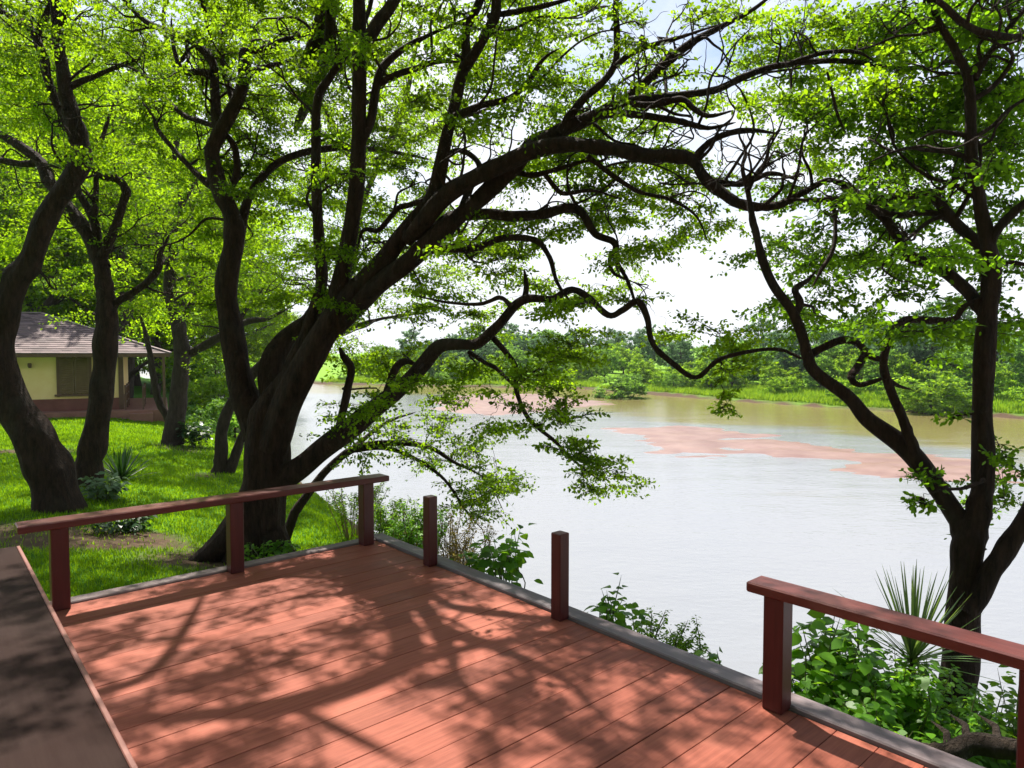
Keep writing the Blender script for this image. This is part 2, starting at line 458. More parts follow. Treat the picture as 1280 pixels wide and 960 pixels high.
def build_water():
    m, n, l, out = new_mat('river_water')
    p = n.new('ShaderNodeBsdfPrincipled')
    p.inputs['Roughness'].default_value = 0.10; p.inputs['IOR'].default_value = 1.33
    p.inputs['Specular IOR Level'].default_value = 0.5
    a = n.new('ShaderNodeAttribute'); a.attribute_name = 'olive_reflection'
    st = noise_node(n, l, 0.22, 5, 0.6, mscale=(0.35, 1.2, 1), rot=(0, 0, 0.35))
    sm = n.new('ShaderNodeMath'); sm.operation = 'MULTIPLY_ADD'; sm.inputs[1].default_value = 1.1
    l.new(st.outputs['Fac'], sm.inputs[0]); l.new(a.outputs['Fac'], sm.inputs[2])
    r = ramp(n, [(0.72, (0.215, 0.225, 0.246)), (0.98, (0.20, 0.165, 0.065))])  # olive end: the far trees' reflection painted into the water colour
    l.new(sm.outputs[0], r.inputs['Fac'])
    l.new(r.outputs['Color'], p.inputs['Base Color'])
    w1 = noise_node(n, l, 3.6, 4, 0.6, mscale=(0.7, 1.4, 1), rot=(0, 0, 0.5))
    w2 = noise_node(n, l, 0.35, 3, 0.5, mscale=(0.6, 1.3, 1), rot=(0, 0, 0.3))
    ad = n.new('ShaderNodeMath'); ad.operation = 'MULTIPLY_ADD'; ad.inputs[1].default_value = 3.0
    l.new(w2.outputs['Fac'], ad.inputs[0]); l.new(w1.outputs['Fac'], ad.inputs[2])
    b = n.new('ShaderNodeBump'); b.inputs['Strength'].default_value = 0.34; b.inputs['Distance'].default_value = 0.045
    l.new(ad.outputs[0], b.inputs['Height']); l.new(b.outputs['Normal'], p.inputs['Normal'])
    l.new(p.outputs['BSDF'], out.inputs['Surface'])
    wx = grid_axis([(-415, -60, 20), (-60, 60, 2.5), (60, 325, 20)]); wy = grid_axis([(-115, 0, 20), (0, 130, 2.5), (130, 515, 30)])
    X, Y = np.meshgrid(wx, wy); Q = np.stack([X.ravel(), Y.ravel()], 1); k = len(wx)
    i = (np.arange(len(wy) - 1)[:, None] * k + np.arange(k - 1)[None, :]).ravel()
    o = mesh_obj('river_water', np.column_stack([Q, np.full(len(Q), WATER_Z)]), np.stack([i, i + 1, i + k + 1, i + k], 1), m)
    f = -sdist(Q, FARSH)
    at_ = o.data.attributes.new('olive_reflection', 'FLOAT', 'POINT')
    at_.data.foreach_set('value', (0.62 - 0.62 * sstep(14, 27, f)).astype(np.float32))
    tag(o, kind='structure')
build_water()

def sandbar(pts, seed):
    """a low bar of red mud: a height field of its own that pokes raggedly through the water"""
    W = np.array([on(px, py, WATER_Z)[:2] for px, py in pts])
    lo, hi = W.min(0) - 2, W.max(0) + 2
    xs = np.arange(lo[0], hi[0], 0.22); ys = np.arange(lo[1], hi[1], 0.30)
    X, Y = np.meshgrid(xs, ys); Q = np.stack([X.ravel(), Y.ravel()], 1)
    inside = np.zeros(len(Q), bool); dmin = np.full(len(Q), 1e9)
    for a, b in zip(W, np.roll(W, -1, 0)):
        c = (a[1] > Q[:, 1]) != (b[1] > Q[:, 1])
        with np.errstate(divide='ignore', invalid='ignore'):
            xi = (b[0] - a[0]) * (Q[:, 1] - a[1]) / (b[1] - a[1]) + a[0]
        inside ^= c & (Q[:, 0] < xi)
        d = b - a; t = np.clip(((Q - a) @ d) / (d @ d), 0, 1)
        dmin = np.minimum(dmin, np.sqrt(((Q - (a + t[:, None] * d)) ** 2).sum(1)))
    sd = np.where(inside, dmin, -dmin)
    nz = vnoise(Q[:, 0] * 0.6, Q[:, 1], 0.35, seed) * 0.10 + vnoise(Q[:, 0] * 0.45, Q[:, 1], 1.1, seed + 4) * 0.08 + vnoise(Q[:, 0] * 0.5, Q[:, 1], 2.4, seed + 8) * 0.05
    z = np.clip(sd * 0.05, -0.3, 0.075) + nz * 0.8 - 0.010
    k = len(xs)
    i = (np.arange(len(ys) - 1)[:, None] * k + np.arange(k - 1)[None, :]).ravel()
    q = np.stack([i, i + 1, i + k + 1, i + k], 1)
    q = q[(z[q] > -0.25).any(1)]
    o = mesh_obj('sandbar', np.column_stack([Q, WATER_Z + z]), q, SAND, smooth=True)
    return tag(o, kind='structure')
SAND = simple_mat('red_silt', (0.165, 0.075, 0.053), (0.27, 0.16, 0.12), 0.6, 0.32, 0.3, 0.03, spec=0.5)
sandbar([(770, 536), (850, 533), (960, 543), (1010, 556), (1100, 566), (1215, 572), (1290, 585), (1290, 612), (1180, 608), (1100, 596), (1040, 578), (960, 570), (900, 572), (830, 565)], 1.0)
sandbar([(590, 492), (660, 492), (735, 500), (770, 506), (700, 512), (620, 520), (560, 516), (540, 500)], 9.0)

# ------------------------------------------------------------------ deck
def build_deck():
    mb = MB(); tint = []
    w, gap, n = 0.205, 0.0035, 46
    for k in range(n):
        j0 = 0.02 + k * w
        cuts = [0.03, 7.2]
        if k % 3 == 1: cuts = [0.03, 2.6 + (k * 37 % 11) * 0.2, 7.2]
        elif k % 4 == 2: cuts = [0.03, 4.4 + (k * 17 % 7) * 0.2, 7.2]
        for c0, c1 in zip(cuts[:-1], cuts[1:]):
            o = DK + A * c0 + B * (j0 + gap / 2) + Z * (-0.036 + random.uniform(-0.0012, 0.0012))
            nf = len(mb.f)
            mb.frame_box(o, A * (c1 - c0 - 0.004), B * (w - gap), Z * 0.036, 0.0022)
            t = random.random(); tint += [t] * (len(mb.f) - nf)
    d = mb.build('deck', DECK_WOOD, attr=tint)
    tag(d, kind='structure')
    mb = MB()
    for i in np.arange(0.25, 7.2, 0.6):
        mb.frame_box(DK + A * i + B * 0.06 + Z * -0.20, A * 0.05, B * 9.2, Z * 0.155)
    mb.frame_box(DK + A * 0.02 + B * 0.08 + Z * -0.30, A * 0.04, B * 9.2, Z * 0.262)
    mb.frame_box(DK + A * 0.08 + B * 0.02 + Z * -0.30, A * 7.0, B * 0.035, Z * 0.262)
    for j in np.arange(0.3, 9.2, 1.66):
        for i in (0.35, 3.2, 6.2):
            p = DK + A * i + B * j
            mb.frame_box(np.array([p[0], p[1], Hz(p[0], p[1]) - 0.4]), A * 0.14, B * 0.14, Z * (-0.2 - Hz(p[0], p[1]) + 0.4))
    o = mb.build('deck_frame', UNDER, d)
    mb = MB()
    mb.frame_box(DK - A * 0.13 - B * 0.13 + Z * -0.06, A * 0.15, B * 9.5, Z * 0.085, 0.008)
    mb.build('kerb_board', KERB_WOOD, d)
    mb = MB()
    mb.frame_box(DK + A * 0.022 - B * 0.12 + Z * -0.06, A * 7.0, B * 0.135, Z * 0.078, 0.008)
    mb.build('kerb_board', KERB_WOOD2, d)
build_deck()

def post(name, i, j, w, h, parent=None, base=None, top_bev=0.006, m=None):
    c = DK + A * i + B * j
    o = (c - (base if base is not None else 0)) - A * w / 2 - B * w / 2 + Z * 0.0
    mb = MB(); mb.frame_box(o, A * w, B * w, Z * h, top_bev)
    return mb.build(name, m or RED_V, parent)
RAIL_H = 0.66
# left railing
c = DK + A * 2.70
rl = thing('railing', 'dark red timber railing on three posts along the lawn side of the deck', 'railing', c, 'railings of the deck')
for i in (0.165, 1.47, 2.78):
    post('post', i, 0.06, 0.118, RAIL_H - 0.05, rl, c)
mb = MB(); mb.frame_box(DK - c + A * -0.06 - B * 0.05 + Z * (RAIL_H - 0.048), A * 3.10, B * 0.20, Z * 0.055, 0.008)
mb.build('top_rail', RED_A, rl)
# right railing
c = DK + B * 4.40
rr = thing('railing', 'dark red timber railing at the river edge before the trunk and bushes', 'railing', c, 'railings of the deck')
for j in (4.42, 5.57, 6.8):
    post('post', 0.06, j, 0.114, RAIL_H - 0.05, rr, c)
mb = MB(); mb.frame_box(DK - c - A * 0.025 + B * 4.27 + Z * (RAIL_H - 0.048), A * 0.165, B * 3.2, Z * 0.055, 0.008)
mb.build('top_rail', RED_B, rr)
def free_post(j, label):
    c = DK + A * 0.06 + B * j
    w, h = 0.098, 0.62
    mb = MB()
    mb.frame_box(-A * w / 2 - B * w / 2, A * w, B * w, Z * h, 0.006)
    o = mb.build('wooden_post', RED_V)
    o.location = tuple(c)
    tag(o, label, 'post', 'bare posts at the river edge')
free_post(1.06, 'square dark red post without a rail, nearer the deck corner')
free_post(2.74, 'square dark red post without a rail, alone midway along the river edge')

def build_counter():
    e0 = on(22, 682, 0.75)
    c = np.array([e0[0], e0[1], 0])
    t = thing('timber_counter', 'wide dark brown timber board counter close by in the lower left corner', 'counter', c)
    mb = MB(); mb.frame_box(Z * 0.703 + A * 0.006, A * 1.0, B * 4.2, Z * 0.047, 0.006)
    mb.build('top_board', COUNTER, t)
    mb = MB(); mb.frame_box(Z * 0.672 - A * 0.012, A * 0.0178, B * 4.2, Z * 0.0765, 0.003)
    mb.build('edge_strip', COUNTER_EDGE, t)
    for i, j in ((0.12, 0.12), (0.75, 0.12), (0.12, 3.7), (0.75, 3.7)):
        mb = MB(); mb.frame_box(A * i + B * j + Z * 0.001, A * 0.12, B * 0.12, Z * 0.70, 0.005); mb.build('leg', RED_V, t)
build_counter()

# ------------------------------------------------------------------ house
def build_house():
    WALL = simple_mat('cream_plaster', (0.80, 0.57, 0.25), (0.86, 0.65, 0.32), 2.2, 0.85, 0.2, 0.005, spec=0.1)
    PLINTH = simple_mat('plinth_paint', (0.13, 0.045, 0.032), (0.18, 0.065, 0.048), 3, 0.7)
    TRIM = simple_mat('brown_trim', (0.085, 0.045, 0.026), (0.13, 0.07, 0.04), 4, 0.6)
    SHUT = simple_mat('shutter_wood', (0.12, 0.075, 0.036), (0.17, 0.11, 0.055), 4, 0.6)
    DARK = simple_mat('dark_doorway', (0.02, 0.014, 0.01), (0.03, 0.02, 0.015), 4, 0.7)
    FLOOR = simple_mat('porch_floor', (0.20, 0.085, 0.06), (0.28, 0.13, 0.095), 3, 0.6)
    m, n, l, out = new_mat('roof_shingle')
    p = n.new('ShaderNodeBsdfPrincipled'); p.inputs['Roughness'].default_value = 0.8
    a = n.new('ShaderNodeAttribute'); a.attribute_name = 'tint'
    rp = ramp(n, [(0, (0.085, 0.058, 0.058)), (0.5, (0.135, 0.092, 0.09)), (1, (0.20, 0.14, 0.138))]); l.new(a.outputs['Fac'], rp.inputs['Fac'])
    t = noise_node(n, l, 3, 5); mx = n.new('ShaderNodeMixRGB'); mx.blend_type = 'MULTIPLY'; mx.inputs['Fac'].default_value = 0.5
    l.new(rp.outputs['Color'], mx.inputs['Color1']); l.new(t.outputs['Color'], mx.inputs['Color2'])
    l.new(rp.outputs['Color'], p.inputs['Base Color']); l.new(p.outputs['BSDF'], out.inputs['Surface'])
    ROOF = m
    g = -0.55
    corner = on(152, 512, g + 0.22)                 # right front corner of the wall, on the porch floor
    u = np.array([0.90, 0.436, 0]); v = np.array([-0.436, 0.90, 0])
    base = np.array([corner[0], corner[1], g])
    h = thing('house', 'cream bungalow with a brown hipped shingle roof and porch across the lawn', 'house', base, rz=math.atan2(u[1], u[0]))
    # local: x along the front (right +), y back, z up from the lawn
    EV = CAM_H - g - 0.06                            # eave height
    PF = 0.24
    LW = 9.0; DW = 6.5
    mb = MB(); mb.box(-LW, 0, PF + 0.42, 0, DW, EV - 0.02); mb.build('wall', WALL, h)
    mb = MB(); mb.box(-LW - 0.03, -0.03, PF, 0.03, DW + 0.03, PF + 0.45); mb.build('plinth', PLINTH, h)
    mb = MB(); mb.box(-LW - 1.2, -0.85, -0.4, 1.62, DW + 0.8, PF, 0.02); mb.build('porch_floor', FLOOR, h)
    mb = MB(); mb.box(-0.08, -0.06, PF, 0.09, 0.10, EV - 0.03); mb.build('corner_post', TRIM, h)
    wx0, wx1 = -2.02, -1.06
    z0, z1 = PF + 0.62, EV - 0.10
    mb = MB(); wd = 0.09
    mb.box(wx0 - wd, -0.07, z0 - wd, wx0, 0.02, z1 + 0.03); mb.box(wx1, -0.07, z0 - wd, wx1 + wd, 0.02, z1 + 0.03)
    mb.box(wx0, -0.068, z1 - 0.04, wx1, 0.02, z1 + 0.028)
    w = mb.build('window', TRIM, h)
    mb = MB(); mb.box(wx0 - 0.16, -0.13, z0 - 0.075, wx1 + 0.16, 0.02, z0 + 0.0); mb.build('sill', TRIM, w)
    mb = MB()
    xm = (wx0 + wx1) / 2
    for x0, x1 in ((wx0, xm - 0.01), (xm + 0.01, wx1)):
        mb.box(x0, -0.055, z0, x0 + 0.05, 0.01, z1 - 0.04); mb.box(x1 - 0.05, -0.055, z0, x1, 0.01, z1 - 0.04)
        k = z0 + 0.02
        while k < z1 - 0.08:
            mb.frame_box((x0 + 0.05, -0.045, k), (x1 - x0 - 0.10, 0, 0), (0, 0.035, 0.03), (0, -0.008, 0.05)); k += 0.075
    mb.box(wx0, 0.0, z0, wx1, 0.012, z1)
    mb.build('shutter', SHUT, w)
    mb = MB(); mb.box(-4.35, -0.06, PF + 0.0, -3.45, 0.03, PF + 2.02); dr = mb.build('doorway_shade', DARK, h)  # dark panel painted as the shade inside the open doorway
    mb = MB(); mb.box(-4.47, -0.08, PF, -4.35, 0.02, PF + 2.12); mb.box(-3.45, -0.08, PF, -3.33, 0.02, PF + 2.12); mb.box(-4.35, -0.08, PF + 2.02, -3.45, 0.02, PF + 2.118)
    mb.build('door_frame', TRIM, dr)
    mb = MB(); mb.box(-2.97, -0.14, PF + 1.62, -2.89, 0.0, PF + 1.70); mb.box(-2.99, -0.20, PF + 1.66, -2.87, -0.07, PF + 1.80, 0.02); mb.build('wall_lamp', TRIM, h)
    # hipped roof of overlapping shingle courses
    x0, x1, y0, y1 = -LW - 1.0, 1.75, -0.80, DW + 0.8
    RH = 1.62
    half = (y1 - y0) / 2
    hipx = 4.7
    mb = MB(); tint = []
    rows = 20
    def course(f0, f1, lift):
        """one ring of shingles between fractions f0..f1 of the slope"""
        def ring(f, dz):
            return (x0 + hipx * f, y0 + half * f, x1 - hipx * f, y1 - half * f, EV + RH * f + dz)
        a, b = ring(f0, lift), ring(f1, lift * 0.3)
        sides = [((a[0], a[1]), (a[2], a[1]), (b[0], b[1]), (b[2], b[1])), ((a[2], a[1]), (a[2], a[3]), (b[2], b[1]), (b[2], b[3])),
                 ((a[2], a[3]), (a[0], a[3]), (b[2], b[3]), (b[0], b[3])), ((a[0], a[3]), (a[0], a[1]), (b[0], b[3]), (b[0], b[1]))]
        for p0, p1, q0, q1 in sides:
            L = math.hypot(p1[0] - p0[0], p1[1] - p0[1]); n_ = max(2, int(L / 0.3))
            for k in range(n_):
                s0, s1 = k / n_, (k + 1) / n_
                P0 = [p0[i] + (p1[i] - p0[i]) * s0 for i in (0, 1)]; P1 = [p0[i] + (p1[i] - p0[i]) * s1 for i in (0, 1)]
                Q0 = [q0[i] + (q1[i] - q0[i]) * s0 for i in (0, 1)]; Q1 = [q0[i] + (q1[i] - q0[i]) * s1 for i in (0, 1)]
                j = random.uniform(-0.006, 0.006)
                mb.add([(*P0, a[4] + j), (*P1, a[4] + j), (*Q1, b[4]), (*Q0, b[4]), (*P0, a[4] - lift), (*P1, a[4] - lift)], [(0, 1, 2, 3), (4, 5, 1, 0)])
                tint.extend([random.random()] * 2)
    for k in range(rows): course(k / rows, (k + 1) / rows + 0.004, 0.028)
    rf = mb.build('roof', ROOF, h, attr=tint)
    mb = MB()
    mb.box(x0 + 0.02, y0 + 0.02, EV - 0.13, x1 - 0.02, y0 + 0.06, EV - 0.003); mb.box(x0 + 0.02, y1 - 0.06, EV - 0.13, x1 - 0.02, y1 - 0.02, EV - 0.003)
    mb.box(x0 + 0.02, y0 + 0.062, EV - 0.13, x0 + 0.06, y1 - 0.062, EV - 0.003); mb.box(x1 - 0.06, y0 + 0.062, EV - 0.13, x1 - 0.02, y1 - 0.062, EV - 0.003)
    mb.box(x0 + 0.062, y0 + 0.062, EV - 0.05, x1 - 0.062, y1 - 0.062, EV - 0.02)
    mb.build('fascia', TRIM, rf)
    mb = MB()
    ry = y0 + half
    for (a, b) in (((x1, y0, EV), (x1 - hipx, ry, EV + RH)), ((x1, y1, EV), (x1 - hipx, ry, EV + RH)), ((x0, y0, EV), (x0 + hipx, ry, EV + RH)), ((x0 + hipx, ry, EV + RH), (x1 - hipx, ry, EV + RH))):
        a, b = np.array(a), np.array(b); d = b - a; sdv = np.cross(d / np.linalg.norm(d), [0, 0, 1]); sdv /= np.linalg.norm(sdv)
        mb.frame_box(a - sdv * 0.07 + Z * 0.025, d, sdv * 0.14, Z * 0.035)
    mb.build('ridge_cap', simple_mat('ridge_tile', (0.24, 0.18, 0.17), (0.32, 0.25, 0.24), 3, 0.8), rf)
    for (x, y) in ((1.5, -0.70), (1.5, 2.6), (1.5, DW + 0.6)):
        mb = MB(); mb.box(x - 0.05, y - 0.05, PF + 0.001, x + 0.05, y + 0.05, EV - 0.04); mb.build('porch_post', TRIM, h)
    mb = MB()
    for z in (0.25, 0.55, 0.85): mb.box(0.14, -0.55, PF + z, 0.18, -0.10 + 2.6, PF + z + 0.04)
    for y in (-0.55, 1.0, 2.5): mb.box(0.13, y, PF + 0.001, 0.19, y + 0.06, PF + 0.95)
    for z in (0.35, 0.8): mb.box(0.75, -0.62, PF + z, 0.79, 2.55, PF + z + 0.04)
    for y in (-0.62, 1.0, 2.5): mb.box(0.74, y, PF + 0.001, 0.80, y + 0.06, PF + 0.9)
    mb.build('porch_railing', TRIM, h)
    mb = MB(); mb.box(0.3, -1.15, -0.3, 1.1, -0.852, PF - 0.11, 0.01); mb.build('step', FLOOR, h)
build_house()

# ------------------------------------------------------------------ tree machinery
def catmull(P, n_per):
    P = np.asarray(P, float)
    if len(P) == 2: return np.linspace(P[0], P[1], n_per + 1)
    E = np.vstack([2 * P[0] - P[1], P, 2 * P[-1] - P[-2]])
    out = []
    for i in range(1, len(E) - 2):
        p0, p1, p2, p3 = E[i - 1], E[i], E[i + 1], E[i + 2]
        for t in np.linspace(0, 1, n_per, endpoint=False):
            out.append(0.5 * ((2 * p1) + (-p0 + p2) * t + (2 * p0 - 5 * p1 + 4 * p2 - p3) * t * t + (-p0 + 3 * p1 - 3 * p2 + p3) * t ** 3))
    out.append(E[-2])
    return np.array(out)
def tube(P, r, sides, lump=0.0, ridge=0.0, seed=0.0, tip=True):
    """swept tube -> verts, quads; the end closes to a point"""
    P = np.asarray(P, float); r = np.asarray(r, float)
    n = len(P)
    T = np.gradient(P, axis=0); T /= np.linalg.norm(T, axis=1)[:, None] + 1e-9
    ref = np.array([0, 0, 1.0]) if abs(T[0][2]) < 0.9 else np.array([1.0, 0, 0])
    U = np.cross(T[0], ref); U /= np.linalg.norm(U)
    V = np.empty((n * sides, 3))
    an = np.arange(sides) * 2 * math.pi / sides
    for i in range(n):
        U = U - T[i] * (U @ T[i]); U /= np.linalg.norm(U) + 1e-9
        W = np.cross(T[i], U)
        rad = np.full(sides, r[i])
        if lump:
            q = [mnoise.noise(Vector((P[i][0] * 1.3 / max(r[i], .02) * 0.25 + seed, P[i][1] * 1.3 + seed, P[i][2] * 2.2)) + Vector((math.cos(a), math.sin(a), 0)) * 0.8) for a in an]
            rad = rad * (1 + lump * np.array(q))
        if ridge:
            rad = rad * (1 + ridge * np.sin(an * 5 + seed + P[i][2] * 0.8) + 0.6 * ridge * np.sin(an * 9 + 2 * seed - P[i][2] * 1.1))
        V[i * sides:(i + 1) * sides] = P[i] + rad[:, None] * (np.cos(an)[:, None] * U + np.sin(an)[:, None] * W)
    if tip: V[(n - 1) * sides:] = P[-1] + (V[(n - 1) * sides:] - P[-1]) * 0.25
    i = np.arange(n - 1)[:, None] * sides; j = np.arange(sides)[None, :]; j2 = (j + 1) % sides
    q = np.stack([(i + j).ravel(), (i + j2).ravel(), (i + sides + j2).ravel(), (i + sides + j).ravel()], 1)
    return V, q
class Bulk:
    """many tubes in one mesh"""
    def __init__(s): s.v, s.q, s.n = [], [], 0
    def add(s, V, q):
        s.v.append(V); s.q.append(q + s.n); s.n += len(V)
    def build(s, name, m, parent, off):
        if not s.v: return None
        return mesh_obj(name, np.vstack(s.v) - off, np.vstack(s.q), m, parent, smooth=True)

LEAF6 = np.array([(0, 0), (0.30, 0.42), (0.68, 0.40), (1.0, 0.0), (0.68, -0.40), (0.30, -0.42)])
LEAF4 = np.array([(0, 0), (0.45, 0.45), (1.0, 0.0), (0.45, -0.45)])
def leaves_mesh(name, C, D, N, L, m, parent, off, asp=0.62, shape=LEAF6, tint=None, cup=0.0):
    """flat leaves: base point C, direction D, normal N, length L"""
    D = D / (np.linalg.norm(D, axis=1)[:, None] + 1e-9)
    S = np.cross(N, D); S /= np.linalg.norm(S, axis=1)[:, None] + 1e-9
    Nn = np.cross(D, S)
    k = len(shape)
    V = (C[:, None, :] + D[:, None, :] * (shape[None, :, 0, None] * L[:, None, None]) + S[:, None, :] * (shape[None, :, 1, None] * (L * asp)[:, None, None]))
    if cup:
        V = V + Nn[:, None, :] * ((np.abs(shape[:, 1]) * cup - shape[:, 0] ** 2 * cup * 0.7)[None, :, None] * L[:, None, None])
    n = len(C)
    fc = np.arange(n * k).reshape(n, k)
    if tint is None: tint = rng.random(n)
    return mesh_obj(name, V.reshape(-1, 3) - off, fc, m, parent, attr=tint)

def unit(v): return v / (np.linalg.norm(v, axis=-1, keepdims=True) + 1e-9)

class Tree:
    def __init__(s, name, label, cat, group=None, bark=None, leafm=None, leaf=0.06, per_pad=170, padr=0.42, twig_r=0.010, shape=LEAF6, hang=0.0, flat=0.42):
        s.name, s.label, s.cat, s.group = name, label, cat, group
        s.bark, s.leafm, s.leaf, s.per_pad, s.padr, s.twig_r, s.shape, s.hang, s.flat = bark or BARK, leafm or LEAF_MAIN, leaf, per_pad, padr, twig_r, shape, hang, flat
        s.limbs = []      # (P, r) resampled
        s.pads = []
        s.reach = 2.6
    def limb(s, pts, sides=10, lump=0.26, ridge=0.0, n_per=7, wig=0.0):
        """pts: rows of (x, y, z, r)"""
        Q = catmull(np.array(pts, float), n_per)
        P, r = Q[:, :3].copy(), np.maximum(Q[:, 3], 0.004)
        r = r * np.interp(np.linspace(0, 1, len(r)), [0, 0.72, 1], [1, 1, 0.5])
        if wig:
            sd = rng.random() * 50
            for i in range(1, len(P) - 1):
                P[i] += wig * r[i] * np.array(mnoise.noise_vector(Vector((i * 0.35 + sd, sd, 0))))
        s.limbs.append((P, r, sides, lump, ridge))
        return P
    def px(s, d0, d1, pts, sides=10, **k):
        """a limb traced as (px, py, width in px), its distance running from d0 to d1"""
        a = np.array([q[:2] for q in pts], float)
        t = np.concatenate([[0], np.cumsum(np.linalg.norm(np.diff(a, axis=0), axis=1))]); t /= t[-1]
        rows = []
        for q, tt in zip(pts, t):
            d = d0 + (d1 - d0) * tt
            p = at(q[0], q[1], d)
            rows.append((*p, q[2] * (0.80 if q[2] > 12 else 0.80 + 0.2 * (12 - q[2]) / 12) / 2 / F * d))
        return s.limb(rows, sides, **k)
    def branchlets(s, n, lmin=0.5, lmax=1.6, r0=0.02, zmin=-9.0):
        """crooked side branches growing from the limbs"""
        s.side = []
        pool = [(k, i) for k, (P, r, *_) in enumerate(s.limbs) for i in range(2, len(P) - 1) if 0.018 < r[i] < 0.17 and P[i][2] > zmin]
        for _ in range(n):
            k, i = random.choice(pool); P, r = s.limbs[k][:2]
            t = unit((P[i + 1] - P[i - 1])[None])[0]
            v = np.array([random.gauss(0, 1), random.gauss(0, 1), random.gauss(0.35, 0.7)]); v = v - t * (v @ t) * 0.6
            v = unit((unit(v[None]) + t * 0.5))[0]
            L = random.uniform(lmin, lmax); ra = min(r[i] * 0.6, r0 * random.uniform(0.7, 1.4))
            def walk(p, v, L, ra, depth):
                pts = [p]; m = 5
                for q in range(m):
                    v = unit((v + np.array([random.gauss(0, 0.42) for _ in range(3)]) + Z * 0.06)[None])[0]
                    pts.append(pts[-1] + v * L / m)
                Q = catmull(pts, 3); s.side.append((Q, np.linspace(ra, ra * 0.3, len(Q))))
                if depth < 2:
                    for _ in range(2):
                        j = random.randrange(2, m); w = unit((v + np.array([random.gauss(0, 0.8) for _ in range(3)]))[None])[0]
                        walk(pts[j], w, L * random.uniform(0.4, 0.65), ra * 0.55, depth + 1)
            walk(P[i], v, L, ra, 0)
    def build(s, base, extra_roots=(), local=False):
        base = np.array(base, float)
        root = thing(s.name, s.label, s.cat, base, s.group)
        if local: base = np.zeros(3)            # drawn round its own foot
        for i, (P, r, sides, lump, ridge) in enumerate(s.limbs):
            b = Bulk(); b.add(*tube(P, r, sides, lump, ridge, seed=i * 3.7 + 1))
            if i == 0:
                for (P2_, r2_) in extra_roots: b.add(*tube(P2_, r2_, 10, 0.2, 0.0, seed=9))
            b.build('trunk' if i == 0 else 'limb', s.bark, root, base)
        if s.pads:
            s.foliage(root, base)
        return root
    def foliage(s, root, base):
        side = getattr(s, 'side', [])
        SK = np.vstack([P for P, r, *_ in s.limbs] + [P for P, r in side]); SR = np.concatenate([r for P, r, *_ in s.limbs] + [r for P, r in side])
        pads = np.array([p[:3] for p in s.pads]); prad = np.array([p[3] for p in s.pads])
        n = len(pads)
        d = np.full(n, 1e9); near = np.zeros(n, int)
        for i in range(0, n, 200):
            dd = np.linalg.norm(pads[i:i + 200, None] - SK[None], axis=2)
            near[i:i + 200] = dd.argmin(1); d[i:i + 200] = dd.min(1)
        done = np.zeros(n, bool)
        tw = Bulk()
        for P, r in side: tw.add(*tube(P, r, 5))
        SKl = [SK]; total = len(SK)
        LC, LD, LN, LL, LT = [], [], [], [], []
        pts_all = SK.copy(); rad_all = SR.copy()
        for _ in range(n):
            dd = np.where(done, 1e9, d)
            k = int(dd.argmin())
            done[k] = True
            if d[k] > s.reach * 1.6: continue
            a, e = pts_all[near[k]], pads[k]
            r0 = min(rad_all[near[k]] * 0.7, s.twig_r * (0.7 + 0.5 * d[k] / max(s.padr, 0.05)))
            L = np.linalg.norm(e - a)
            rv = np.array([random.gauss(0, 1), random.gauss(0, 1), random.gauss(0, 0.8)]) * L * 0.13
            m1 = a + (e - a) * 0.35 + rv + Z * 0.08 * L
            m2 = a + (e - a) * 0.7 - rv * 0.7 + Z * 0.06 * L
            Q = catmull(np.array([a, m1, m2, e]), 3)
            rr_ = np.linspace(r0, max(0.25 * r0, s.twig_r * 0.22), len(Q))
            tw.add(*tube(Q, rr_, 5))
            # newly grown twig can carry later pads
            Qn = Q[3:]
            nd = np.linalg.norm(pads[:, None] - Qn[None], axis=2)
            mi = nd.argmin(1); md = nd.min(1) * 1.05 + 0.03
            up = md < d
            near[up] = total + mi[up]; d[up] = md[up]
            pts_all = np.vstack([pts_all, Qn]); rad_all = np.concatenate([rad_all, rr_[3:]]); total += len(Qn)
            # spray: twiglets fanning out, leaves along them
            Rp = prad[k]
            out = unit((e - a)[None])[0]
            ns = 9
            nl = max(6, int(s.per_pad * (Rp / s.padr) ** 2 * random.uniform(0.6, 1.3) / ns))
            tone = random.uniform(-0.38, 0.34)
            tilt = np.array([random.gauss(0, 0.25), random.gauss(0, 0.25), 1.0]); tilt /= np.linalg.norm(tilt)
            for q in range(ns):
                th = random.uniform(0, 2 * math.pi)
                dv = np.array([math.cos(th), math.sin(th), random.gauss(0.0, 0.35) - s.hang])
                dv = dv - tilt * (dv @ tilt) * (1 - s.flat)
                dv = unit((dv + out * 0.45)[None])[0]
                ln = Rp * random.uniform(0.6, 1.25)
                b0 = a + (e - a) * random.uniform(0.55, 1.0)
                en = b0 + dv * ln - Z * (s.hang * 0.4 * ln)
                md_ = (b0 + en) / 2 + np.array([random.gauss(0, 1), random.gauss(0, 1), random.gauss(0, 1) + 0.7]) * ln * 0.08
                Q2 = np.array([b0, md_, en])
                tw.add(*tube(Q2, np.array([0.32, 0.22, 0.1]) * s.twig_r, 3))
                t = rng.random(nl) ** 0.75
                pos = np.where(t[:, None] < 0.5, b0 + (md_ - b0) * (t[:, None] * 2), md_ + (en - md_) * (t[:, None] * 2 - 1))
                pos = pos + rng.normal(0, 1, (nl, 3)) * np.array([1, 1, 0.6]) * (0.085 * Rp)
                ld = unit(dv[None] * 0.7 + rng.normal(0, 0.75, (nl, 3)) - Z * 0.25)
                nn = unit(tilt[None] + rng.normal(0, 0.55, (nl, 3)))
                LC.append(pos); LD.append(ld); LN.append(nn)
                LL.append(s.leaf * rng.uniform(0.6, 1.3, nl)); LT.append(np.clip(0.5 + tone + rng.normal(0, 0.2, nl), 0, 1))
        tw.build('twigs', s.bark, root, base)
